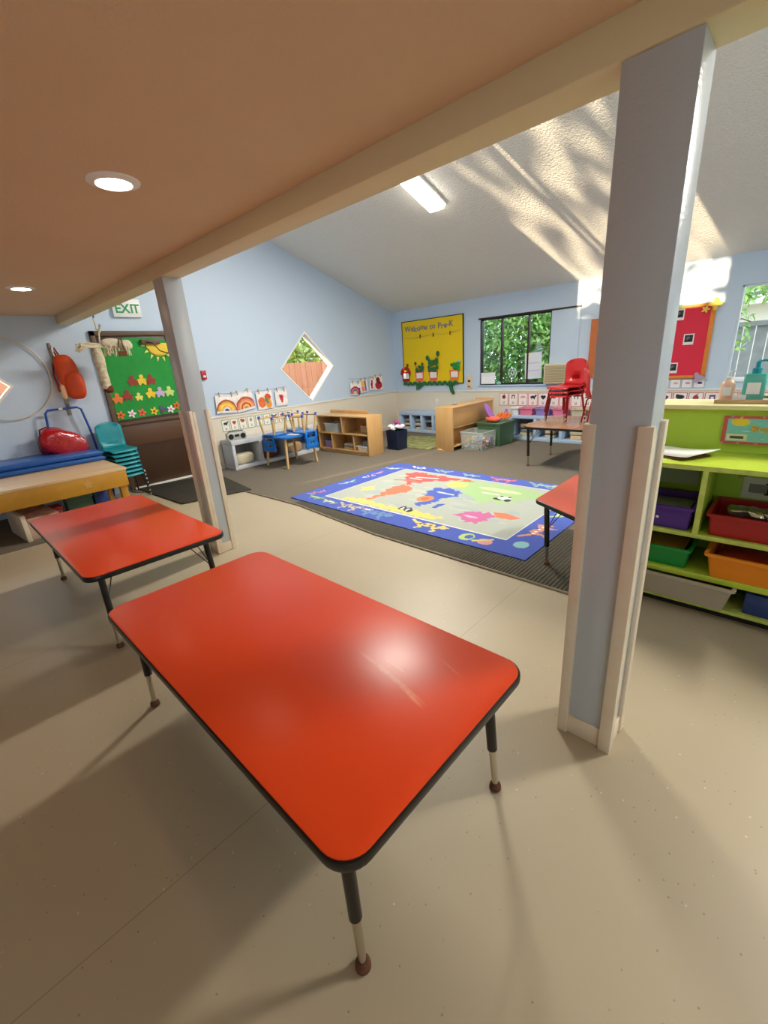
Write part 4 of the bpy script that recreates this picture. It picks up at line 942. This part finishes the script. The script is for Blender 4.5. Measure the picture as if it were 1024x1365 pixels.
tag(g.build('toy_track', 'orange', None, loc=(3.02, -.72, tz+.03)), 'orange toy track pieces heaped on the green tote', 'toy')
g = G(); g.lathe([(.03, 0), (.035, .1), (.025, .12), (.025, .16), (0, .165)]); tag(g.build('toy_bottle', 'lilac', None, loc=(3.0, -.56, tz+.02)), 'upright purple toy bottle at the back of the green tote', 'toy')

# bins on the window cubby
for i, (x, w, m, cn) in enumerate(((3.02, .14, 'white', 'narrow white'), (3.22, .24, 'pink', 'pink'), (3.51, .24, 'lav', 'lavender'), (3.80, .24, 'pink', 'second pink'), (4.09, .22, 'beige', 'beige'), (4.36, .22, 'peach', 'peach'), (4.64, .22, 'pink', 'third pink'))):
    bin_('small_bin', f'{cn} open bin in the row on the window cubby', 'bin', w, .22, .12, m, (x, -.19, .428), 0, group='open bins on the window cubby', flare=.02)
    tag(G().blob((0, 0, .02), (w*.38, .08, .02), .7, noise=.2).build('bin_contents', random.choice(['grey', 'tan', 'magenta']), None, loc=(x, -.19, .45)), f'small items lying in the {cn} bin on the window cubby', 'craft supplies', kind='stuff')

# ------------------------------------------------------------------ far wall boards
yb = thing('bulletin_board', 'yellow bulletin board with welcome lettering on the far wall', 'bulletin board', (1.04, -.001, .97))
G().box(-.745, -.02, 0, .745, 0, 1.225).build('backing', 'yellow_paper', yb)
g = G()
for a in ((-.755, -.026, -.008, -.74, 0, 1.233), (.74, -.026, -.008, .755, 0, 1.233), (-.755, -.026, 1.222, .755, 0, 1.236), (-.755, -.026, -.01, .755, 0, .004)): g.box(*a)
g.build('frame', 'bronze', yb, bevel=.002)
M['lavgrey'] = mat('lavender_grey_card', '#857a8c', .6)
lx = -.67
for ch_ in 'Welcome to Pre-K':
    if ch_ == ' ': lx += .06; continue
    q = text('letter', ch_, .145, 'lavgrey', yb, (lx, -.022, 1.035+.012*math.sin(lx*19)), depth=.003, bold=.003); lx += wid(q)+.0035
g = G(); g.tube([(-.7, -.03, .92)]+[(-.7+.14*i, -.03, .92-.03*math.sin(PI*(i % 5)/5)+(.004*i)) for i in range(1, 11)], .003, 5); g.build('string', 'tan', yb)
for x in (-.27, .06, .46): G().box(x-.008, -.036, .89, x+.008, -.02, .96).build('clothespin', 'brown', yb)
pots = [(.33+0, 'bin_red', 'white2', 'red', .19), (.70, 'coral', 'darkgreen', 'orange', .19), (1.06, 'coral', 'darkgreen', 'tall green', .2), (1.57, 'orange', 'bin_green', 'rightmost orange', .2)]
for i, (x, pm, fm, cn, w) in enumerate(pots):
    z = 1.02
    t = thing('paper_flowerpot', f'{cn} paper flowerpot craft with white tag on the yellow board', 'paper craft', (x+.02, -.024, z), 0, 'paper flowerpots on the yellow board')
    G().prism([(-.09, 0), (.09, 0), (.12, .2), (-.12, .2)], -.012, 0, 'y').build('pot', pm, t)
    G().box(-.075, -.018, .06, .085, -.012, .17).build('name_tag', 'white', t)
    g = G(); rnd = random.Random(i+3)
    if i == 0:
        for k in range(9): a = PI*k/8; g.blob((.11*math.cos(a), -.02, .17+.1*math.sin(a)), (.035, .012, .035), 1, 10, 6)
        g.build('bloom', 'bin_red', t); g = G(); g.blob((.06, -.02, .33), (.03, .01, .04), 1, 10, 6); g.build('bud', 'brownred', t)
    else:
        hgt = {1: .16, 2: .38, 3: .2}[i]
        for k in range(16 if i != 2 else 30):
            g.blob((rnd.uniform(-.1, .12)+(.03 if i == 3 else 0), -.02-rnd.random()*.01, .2+rnd.random()*hgt*.6), (.035, .01, .03), 1, 8, 5)
        g.build('foliage', fm, t); g = G()
        for (a, b) in {1: ((-.09, .36), (.09, .34)), 2: ((-.13, .45), (.13, .52)), 3: ((.12, .36), (.02, .3))}[i]:
            g.tube([(a*.4, -.02, .22), (a, -.02, b-.03)], .006); g.blob((a, -.022, b), (.045 if i == 2 else .03, .012, .05 if i == 2 else .03), 1, 12, 6)
        g.build('bloom', ['', 'brown', 'darkgreen', 'mint'][i], t)
gg = G(); 
for k in range(40):
    x = .30+1.36*k/39; gg.blob((x, -.035, .965+.018*math.sin(k*1.7)+.01), (.035, .014, .032), 1, 8, 5, .2)
tag(gg.build('paper_garland', 'darkgreen'), 'crumpled dark green paper garland along the bottom of the yellow board', 'garland')
g = G(); g.prism([(.62, .95), (.84, .96), (.72, .87), (.62, .84)], -.04, -.03, 'y'); g.prism([(1.44, .97), (1.52, .96), (1.60, .78), (1.56, .75), (1.50, .8)], -.045, -.03, 'y')
tag(g.build('paper_leaf', 'darkgreen', smooth=0), 'dark green paper leaf tails hanging below the yellow board', 'paper craft')
th = thing('wall_intercom', 'cream wall control panel between the yellow board and window', 'intercom', (1.92, 0, .86))
G().prism(rrect(-.05, 0, .05, .24, .015, 3), -.02, 0, 'y').build('casing', 'peach', th, bevel=.003); G().box(-.025, -.023, .12, .025, -.02, .16).build('screen', 'black', th); G().box(-.02, -.024, .03, .02, -.02, .05).build('button', 'brown', th)
# papers in the window
o = canvas('window_notice', .30, .43, 16, 24, '#dfe4ee', [('r', '#c4cbe0', .15, .2+.1*k, .85, .22+.1*k) for k in range(6)]+[('r', '#f4eedd', .2, .8, .4, .98)], t=.002, loc=(3.17, .045, 1.01), rot=(0, -.03, 0)); tag(o, 'white printed notice taped in the middle of the far window', 'notice')
o = canvas('window_notice', .29, .2, 16, 12, '#e8edf4', [('r', '#5a6f8c', .1, .8, .25, .86), ('r', '#5a6f8c', .75, .8, .9, .86), ('r', '#f4f6fa', .05, .1, .95, .7), ('r', '#9fb0c8', .3, .3, .7, .36)], t=.002, loc=(2.32, -.005, .94)); tag(o, 'small white notice at the lower left corner of the far window', 'notice')
g = G(); g.tube([(2.78+.075*math.cos(a*.5), .048, 1.115+.09*math.sin(a*.5)) for a in range(13)], .006, 5, True); g.tube([(2.78+.03*math.cos(a), .048, 1.12+.04*math.sin(a)) for a in range(6)], .006, 5, True)
for k in range(8): g.tube([(2.78+.03*math.cos(k*.8), .048, 1.115+.03*math.sin(k*.8)), (2.78+.07*math.cos(k*.8), .048, 1.115+.08*math.sin(k*.8))], .003, 5)
tag(g.build('window_cling', plasticmat('frosted_white', '#e8f0f0', .7)), 'round white suncatcher sticker on the far window', 'sticker')
tag(G().blob((0, 0, 0), (.05, .02, .03), 1, 12, 8).build('glass_ornament', 'mint', None, loc=(2.55, -.02, .95)), 'small mint glass ornament on the far window ledge', 'ornament')
# orange board hidden behind post
ob = thing('cork_board', 'orange framed board mostly hidden behind the thick post', 'bulletin board', (4.45, -.001, 1.0))
G().box(-.36, -.02, 0, .36, 0, .86).build('frame', mat('terracotta_frame', '#c8703c', .6), ob, bevel=.003)
# red board
rbd = thing('bulletin_board', 'red bulletin board with orange border and photo cards on the far wall', 'bulletin board', (5.21, -.001, .985))
G().box(-.42, -.018, 0, .41, 0, .90).build('backing', 'red_paper', rbd)
g = G()
for a in ((.37, -.026, -.02, .42, 0, .91), (-.43, -.026, -.02, .42, 0, .02), (-.43, -.026, .88, .42, 0, .92)): g.box(*a)
g.build('border', 'orange_frame', rbd, bevel=.003)
g = G(); g.box(-.1, -.03, .88, .05, -.02, .93); g.build('green_patch', mat('sage_paper', '#8fa86a', .7), rbd)
for i, (x, z, s) in enumerate(((.02, .74, .12), (-.25, .56, .14), (.17, .42, .12), (-.13, .31, .11), (.03, .055, .12), (-.31, .11, .09))):
    o = canvas('photo_card', s, s*1.15, 18, 20, '#efe6e6', [('r', '#2e3138', .12, .25, .88, .9), ('e', '#6a6a6e', .45, .6, .18, .16), ('e', '#14161a', .62, .42, .2, .14)], t=.003, loc=(5.21+x, -.02, .985+z))
    tag(o, f'dark instant photo card, {["upper","second highest left","middle right","middle left","bottom","bottom left edge"][i]} one on the red board', 'photo', 'photo cards on the red board')
ye = G(); ye.prism(flower_poly(.16, 4), -.012, 0, 'y'); ye.prism([(x-.1, y-.02) for x, y in flower_poly(.1, 5)], -.01, 0, 'y'); o = ye.build('paper_butterfly', mat('mustard_paper', '#e8bc48', .7), None, smooth=0, loc=(5.62, -.03, 1.80)); tag(o, 'mustard yellow paper butterfly at the top corner of the red board', 'paper cutout')
o = G().prism(flower_poly(.15, 3), -.012, 0, 'y').build('paper_butterfly', mat('mauve_paper', '#b39bb8', .7), None, smooth=0, loc=(5.56, -.03, .90)); tag(o, 'mauve paper butterfly at the lower corner of the red board', 'paper cutout')

# ------------------------------------------------------------------ lime shelf unit
ls = thing('storage_shelf', 'lime green open shelf unit behind the thick post', 'shelf', (0, 0, 0))
X0, X1, FY, BYs = 6.04, 8.2, -4.75, -4.33
def lb(a, b, c, d, e, f, n, m='lime', bv=.004): return G().box(a, b, c, d, e, f).build(n, m, ls, bevel=bv)
lb(X0, FY, .83, X1, BYs, .855, 'shelf_top', 'lime_top')
lb(X0, FY+.005, .46, X1, BYs, .48, 'shelf_board', 'lime'); lb(X0, FY-.001, .458, X1, FY+.006, .482, 'shelf_edge', 'lime_edge', .002)
lb(X0, FY-.001, .83, X1, FY-.0, .855, 'shelf_edge', 'lime_edge', 0)
lb(X0, FY+.005, .225, X1, BYs, .25, 'shelf_board', 'lime'); lb(X0, FY-.004, .222, X1, FY+.005, .256, 'shelf_edge', 'lime_top', .002)
lb(X0, FY+.0, .055, X1, BYs, .075, 'shelf_board', 'lime_edge')
lb(X0, BYs, .0, X1, BYs+.02, 1.09, 'back_panel', 'lime')
lb(X0-.02, FY, .0, X0, BYs+.02, .83, 'side_panel'); lb(6.335, FY+.01, .48, 6.357, BYs, .83, 'divider', 'lime'); lb(6.333, FY-.001, .48, 6.359, FY+.01, .83, 'divider_edge', 'lime_edge', .002)
lb(7.0, FY+.01, .48, 7.02, BYs, .83, 'divider', 'lime'); lb(X0, FY+.06, .0, X1, FY+.08, .055, 'kick_board', 'dark', 0)  # black strip at the floor paints the shade of the open gap
lb(X0-.05, BYs-.02, 1.09, X1, BYs+.3, 1.115, 'rear_top', 'cream_top')
# sign on the back panel
SG = [('r', '#c85a50', 0, 0, 1, 1), ('r', '#7fc4c0', .035, .09, .965, .91)]
for i in range(26): SG.append(('e', '#d88a78', random.random(), random.choice([.03, .97]), .012, .04))
SG += [('e', '#f2cf3a', .13, .78, .07, .14), ('r', '#e8dca6', .04, .12, .2, .34), ('r', '#4a5048', .07, .18, .17, .28), ('e', '#2d86c0', .5, .3, .08, .12), ('e', '#4f9a4a', .48, .82, .04, .07), ('l', '#b9e0da', P(.05,.45, .95,.5), .012), ('l', '#a0d8d4', P(.3,.2, .95,.15), .012)]
sgn = thing('welcome_sign', 'teal and coral decorated name sign leaning on the lime shelf back', 'sign', (6.63, BYs-.012, .905))
canvas('sign_panel', .58, .155, 116, 31, '#c85a50', SG, sgn, t=.006)
lx = -.165
for ch_ in 'Brand Care':
    if ch_ == ' ': lx += .03; continue
    q = text('letter', ch_, .05, 'mustard', sgn, (lx, -.009, .072), depth=.002, bold=.0012); lx += wid(q)+.002
# clipboard
cb = thing('clipboard', 'brown clipboard with blank paper on the lime shelf top', 'clipboard', (6.16, -4.50, .858), -.55)
G().prism(rrect(-.17, -.125, .14, .1, .012, 3), 0, .005).build('board', 'brown', cb, bevel=.001)
g = G(); N_ = 10; v = []
for i in range(N_+1):
    x = -.16+.33*i/N_; z = .007+.03*max(0, (i-5)/5)**2*.4; v += [(x, -.115, z+.002), (x, .115, z+.02*max(0, (i-3)/7))]
g.add(v, [(2*i, 2*i+2, 2*i+3, 2*i+1) for i in range(N_)]); o = g.build('paper_sheets', 'paper', cb); md = o.modifiers.new('s', 'SOLIDIFY'); md.thickness = .002
g = G(); g.box(-.165, -.06, .008, -.13, .06, .016); g.tube([(-.13, -.05, .012), (-.11, -.04, .03), (-.11, .04, .03), (-.13, .05, .012)], .005); g.cone((-.15, -.045, .018), (-.15, .045, .018), .01, .01); g.build('clip', 'black_metal', cb)
# picture taped inside compartments
o = canvas('taped_paper', .20, .15, 6, 6, '#c3ccba', [], t=.002, loc=(6.17, BYs-.003, .64)); tag(o, 'pale faded paper taped inside the left opening of the lime shelf', 'paper')
o = canvas('taped_label', .3, .12, 30, 14, '#d8d2b8', [('r', '#2a1a1c', .35, .2, .85, .8), ('r', '#8a8676', .1, .3, .35, .7)], t=.002, loc=(6.63, BYs-.003, .60)); tag(o, 'cream label with dark picture inside the lime shelf above the red bin', 'label')
for i, (x, z, s, c) in enumerate(((6.49, .72, .05, '#7a6a3a'), (6.60, .76, .06, '#8a3f30'), (6.70, .70, .045, '#8c4030'), (6.80, .76, .05, '#a86a3a'))):
    o = canvas('animal_sticker', s*1.5, s, 14, 10, '#9cbb30', [('e', c, .5, .5, .45, .38), ('e', '#c8a060', .4, .55, .15, .15)], t=.0015, loc=(x, BYs-.003, z), rot=(0, .3*(i-1), 0)); tag(o, f'small brown sticker, {onames[i]} from the left inside the lime shelf', 'sticker', 'stickers inside the lime shelf')
# bins
def knob(t, x, y, z): G().blob((x, y, z), (.008, .006, .008), 1, 10, 6).build('knob', 'white2', t)
b = bin_('drawer_bin', 'purple pull-out bin in the lime shelf', 'bin', .26, .34, .13, 'purple', (6.19, -4.565, .482), 0); knob(b, -.03, -.172, .06)
tag(G().box(-.1, -.12, 0, .1, .12, .05).build('paper_stack', 'grey', None, bevel=.003, loc=(6.19, -4.56, .53)), 'stack of grey papers inside the purple bin', 'papers')
b = bin_('drawer_bin', 'dark red pull-out bin in the lime shelf with shiny packets', 'bin', .42, .34, .12, 'bin_red', (6.60, -4.565, .482), 0); knob(b, .05, -.172, .05)
pk = G(); 
for i in range(3): lump(pk, (-.1+.07*i, -.03, .085), (.05, .06, .025), .7, 20+i, .12)
tag(pk.build('foil_packet', mat('crinkled_foil', '#b9b59c', .15, .85, bump=(30, .8, .01)), None, loc=(6.60, -4.565, .482+.03)), 'crinkled clear silver packet inside the dark red bin', 'packet')
b = bin_('drawer_bin', 'green open bin on the second shelf of the lime unit', 'bin', .27, .34, .115, 'bin_green', (6.20, -4.555, .252), .0)
tag(G().box(-.1, -.13, 0, .1, .13, .05).build('wood_blocks', 'yellow_wood', None, bevel=.003, loc=(6.2, -4.56, .285)), 'ochre wooden pieces inside the green bin', 'blocks')
b = bin_('drawer_bin', 'bright orange open bin on the lime shelf', 'bin', .30, .34, .14, 'bin_orange', (6.57, -4.60, .252), -.02, flare=.025)
tag(G().blob((0, 0, .0), (.11, .13, .04), .7, noise=.2).build('toy_pieces', 'brownred', None, loc=(6.57, -4.59, .34)), 'dark red toy pieces inside the orange bin', 'toys', kind='stuff')
b = bin_('storage_tub', 'long grey tub on the bottom shelf of the lime unit', 'tub', .46, .38, .145, 'tub_grey', (6.33, -4.60, .038+.038), -.015, flare=.03)
b = thing('storage_box', 'blue storage box with a label holder on the bottom lime shelf', 'box', (6.78, -4.58, .076), -.02)
G().box(-.17, -.15, 0, .3, .15, .12).build('box_body', 'blue_box', b, bevel=.008); g = G(); g.box(-.02, -.158, .01, .22, -.15, .05); g.build('label_holder', 'cream_wood', b); G().box(-.01, -.160, .017, .21, -.157, .043).build('label_card', 'brown', b)
# items on rear top
def bottle(lab, x, y, r, h, m, capm, sq=False, loc_z=1.116):
    t = thing('pump_bottle', lab, 'bottle', (x, y, loc_z))
    if sq: G().prism(rrect(-r, -r*.7, r, r*.7, r*.3, 4), 0, h*.62).build('bottle_body', m, t, bevel=.006)
    else: G().lathe([(r*.9, 0), (r, .01), (r, h*.5), (r*.75, h*.6), (r*.4, h*.66), (r*.4, h*.7)]).build('bottle_body', m, t)
    c = G().lathe([(r*.45, h*.62), (r*.45, h*.74), (r*.25, h*.76), (r*.22, h*.9), (r*.1, h*.92), (0, h*.98)]).build('pump_cap', capm, t)
    G().tube([(0, 0, h*.9), (r*.6, -.005, h*.93), (r*.9, -.005, h*.88)], r*.12).build('nozzle', capm, t)
    G().box(-r*.6, -r*1.02 if not sq else -r*.72, h*.15, r*.6, -r*.9 if not sq else -r*.69, h*.42).build('label', 'white', t)
bottle('peach soap pump bottle on the lime shelf top', 6.31, -4.16, .036, .17, 'pink_liquid', 'clear_lid')
bottle('aqua sanitizer pump bottle with teal pump on the lime shelf top', 6.43, -4.17, .05, .23, 'aqua_liquid', 'teal', True)
bottle('green topped squat bottle at the right edge on the lime shelf top', 6.56, -4.18, .045, .13, 'mint', 'bin_green', True)
tr = thing('wooden_tray', 'shallow wooden tray under the pump bottles', 'tray', (6.4, -4.17, 1.1155))
G().box(-.13, -.09, -.0, .14, .09, .012).build('tray_base', 'tan', tr, bevel=.002); G().box(-.13, -.10, 0, .14, -.09, .022).build('tray_lip', 'tan', tr, bevel=.002)
for o in list(bpy.data.objects):
    if o.name.startswith('pump_bottle'): o.location.z = 1.128
o = G().box(-.03, -.02, 0, .03, .02, .03).build('note_block', 'white', None, bevel=.002, loc=(6.375, -4.21, 1.128)); tag(o, 'small white note block between the pump bottles', 'note block')
o = G().blob((0, 0, .018), (.035, .03, .02), .9, 12, 8, .2).build('crumpled_tissue', 'paper', None, loc=(6.555, -4.28, 1.116)); tag(o, 'crumpled white tissue at the right edge of the lime shelf top', 'tissue')

# ------------------------------------------------------------------ outside
struct(G().box(-8, -14, -.3, 16, 12, -.12), 'ground', 'bed', smooth=0)
def bush(label, c, r, n, m, s, trunk=True, seed=1, group='shrubs outside the windows', name='leafy_shrub'):
    t = thing(name, label, 'shrub', (c[0], c[1], -.12), 0, group); rnd = random.Random(seed); g = G()
    for i in range(n):
        while True:
            p = Vector((rnd.uniform(-1, 1), rnd.uniform(-1, 1), rnd.uniform(-1, 1)))
            if p.length < 1: break
        p = p.normalized()*(p.length**.6); q = Vector((p.x*r[0], p.y*r[1], c[2]+.12+p.z*r[2]))
        d = Vector((rnd.gauss(0, 1), rnd.gauss(0, 1), rnd.gauss(-.5, .6))).normalized(); L = s*rnd.uniform(.7, 1.4); wv = d.orthogonal().normalized(); wv.rotate(Matrix.Rotation(rnd.uniform(0, 6), 3, d)); wv *= L*.18
        g.add([q, q+d*L*.45+wv, q+d*L+Vector((0, 0, -.1*L)), q+d*L*.45-wv], [(0, 1, 2, 3)])
    g.build('foliage', m, t, smooth=0)
    g = G()
    for k in range(7 if trunk else 0):
        a = k*.9; g.tube([(0, 0, 0), (.1*math.cos(a), .1*math.sin(a), c[2]*.5), (r[0]*.5*math.cos(a), r[1]*.5*math.sin(a), c[2]+r[2]*.4)], [.035, .025, .008], 6)
    if not trunk: g.tube([(r[0]*.9, 0, c[2]+.12), (0, 0, c[2]+.17), (-r[0]*.6, 0, c[2]+.1)], .008, 5)
    g.build('stem', 'twig', t)
bush('tall bamboo-like shrub filling the left of the far window', (1.9, 1.9, 1.4), (1.1, .8, 1.5), 15000, 'leafA', .12, seed=1)
bush('dense green shrub in the middle of the far window', (3.0, 2.4, 1.2), (1.1, .8, 1.5), 15000, 'leafB', .10, seed=2)
bush('sunny pale shrub behind the right of the far window', (3.5, 3.6, 1.5), (1.1, .9, 1.6), 8000, 'leafY', .11, seed=3)
bush('unseen bare branched tree added behind the low roof to dapple the sun', (3.0, -15, 4.3), (2.6, .9, 1.2), 330, 'leafA', .4, seed=14)  # unseen tree added so its leaves break up the sun patches
bush('leafy branch hanging at the top of the right window', (6.15, 1.1, 2.2), (.6, .35, .25), 650, 'leafB', .11, seed=4, trunk=False)
bush('leafy twig at the left side of the right window', (5.82, .9, 1.65), (.12, .12, .4), 110, 'leafB', .1, seed=5, trunk=False)
bush('pale yellow green tree beyond the orange fence', (-3.4, -1.0, 2.2), (1.2, 2.6, 1.6), 16000, 'leafY', .17, seed=6)
bush('dark green shrub far left beyond the orange fence', (-3.4, -7.6, 2.0), (1.0, 1.8, 1.4), 2500, 'leafA', .2, seed=8)
fo = thing('wood_fence', 'orange cedar plank fence outside the diamond windows', 'fence', (-1.6, 0, -.12))
g = G(); 
for k in range(64): g.box(-.01, -9.6+.15*k, 0, .012, -9.6+.15*k+.143, 1.68)
g.build('planks', 'fence_orange', fo); g = G(); g.box(-.05, -9.6, .3, -.012, 0, .4); g.box(-.05, -9.6, 1.4, -.012, 0, 1.5); g.build('rail', 'fence_orange', fo)
for k in range(5): G().box(.012, -9.0+2.06*k, 0, .06, -8.92+2.06*k, 1.68).build('fence_post', 'fence_orange', fo)
fo = thing('wood_fence', 'weathered grey plank fence outside the right window', 'fence', (0, 1.7, -.12))
g = G()
for k in range(42): g.box(4.6+.15*k, -.01, 0, 4.6+.15*k+.138, .012, 1.78)
g.build('planks', 'fence_grey', fo); G().box(4.6, -.05, 1.72, 10.9, .03, 1.79).build('rail', 'fence_grey', fo)
hs = thing('neighbour_house', 'pale house wall and eave beyond the grey fence', 'house', (0, 5.5, -.12))
G().box(5.2, 0, 0, 14, .3, 2.25).build('house_wall', 'cream', hs); G().box(5.0, -.5, 2.2, 14.2, .3, 2.36).build('fascia', 'white', hs); G().prism([(-.5, 2.36), (3, 3.6), (3, 3.7), (-.55, 2.42)], 5.0, 14.2, 'x').build('roof', 'grey', hs)

# ------------------------------------------------------------------ light
w = bpy.data.worlds.new('sky'); bpy.context.scene.world = w; w.use_nodes = True; nt = w.node_tree
bg = nt.nodes['Background']; bg.inputs[0].default_value = (.72, .86, 1, 1); bg.inputs[1].default_value = 3.3
s = bpy.data.lights.new('sun', 'SUN'); s.energy = 11; s.angle = .009; s.color = (1, .78, .5); so = bpy.data.objects.new('sun', s); COL.objects.link(so)
so.rotation_euler = Vector((.165, 1, -.105)).to_track_quat('-Z', 'Y').to_euler(); so.location = (3, -12, 5)
def portal(loc, n, sx, sy):
    l = bpy.data.lights.new('window_portal', 'AREA'); l.shape = 'RECTANGLE'; l.size = sx; l.size_y = sy; l.cycles.is_portal = True
    o = bpy.data.objects.new('window_portal', l); COL.objects.link(o); o.location = loc; o.rotation_euler = Vector(n).to_track_quat('-Z', 'Y').to_euler()
portal(((W1[0]+W1[1])/2, .13, 1.49), (0, -1, 0), 1.32, 1.14); portal(((W2[0]+W2[1])/2, .13, 1.49), (0, -1, 0), 1.44, 1.14)
portal((3.8, -5.99, 3.165), (0, 1, 0), 1.84, 1.35)
portal((9.33, -8.75, 1.475), (-1, 0, 0), 2.3, 1.15)  # serves the added side opening
portal((-.13, D1[0], D1[1]), (1, 0, 0), 1.2, 1.2); portal((-.13, D2[0], D2[1]), (1, 0, 0), 1.2, 1.2)

# ------------------------------------------------------------------ camera
yaw, pitch, roll, f = .7742, .3377, -.0709, 572.94
fw = Vector((-math.sin(yaw)*math.cos(pitch), math.cos(yaw)*math.cos(pitch), -math.sin(pitch)))
r = Vector((math.cos(yaw), math.sin(yaw), 0)); u = r.cross(fw)
r2 = r*math.cos(roll)+u*math.sin(roll); u2 = -r*math.sin(roll)+u*math.cos(roll)
c = bpy.data.cameras.new('camera'); co = bpy.data.objects.new('camera', c); COL.objects.link(co)
mw = Matrix((r2, u2, -fw)).transposed().to_4x4(); mw.translation = (6.6328, -7.4316, 1.4774); co.matrix_world = mw
c.sensor_fit = 'VERTICAL'; c.sensor_height = 24; c.lens = 24*f/1365; c.clip_start = .05; c.clip_end = 100
sc_ = bpy.context.scene; sc_.camera = co
sc_.view_settings.view_transform = 'Standard'; sc_.view_settings.look = 'None'; sc_.view_settings.gamma = 1; sc_.view_settings.exposure = .4; sc_.view_settings.use_curve_mapping = False
sc_.cycles.use_denoising = True; sc_.cycles.max_bounces = 10; sc_.cycles.diffuse_bounces = 6; sc_.cycles.transparent_max_bounces = 12; sc_.cycles.sample_clamp_indirect = 6; sc_.cycles.caustics_reflective = False; sc_.cycles.caustics_refractive = False
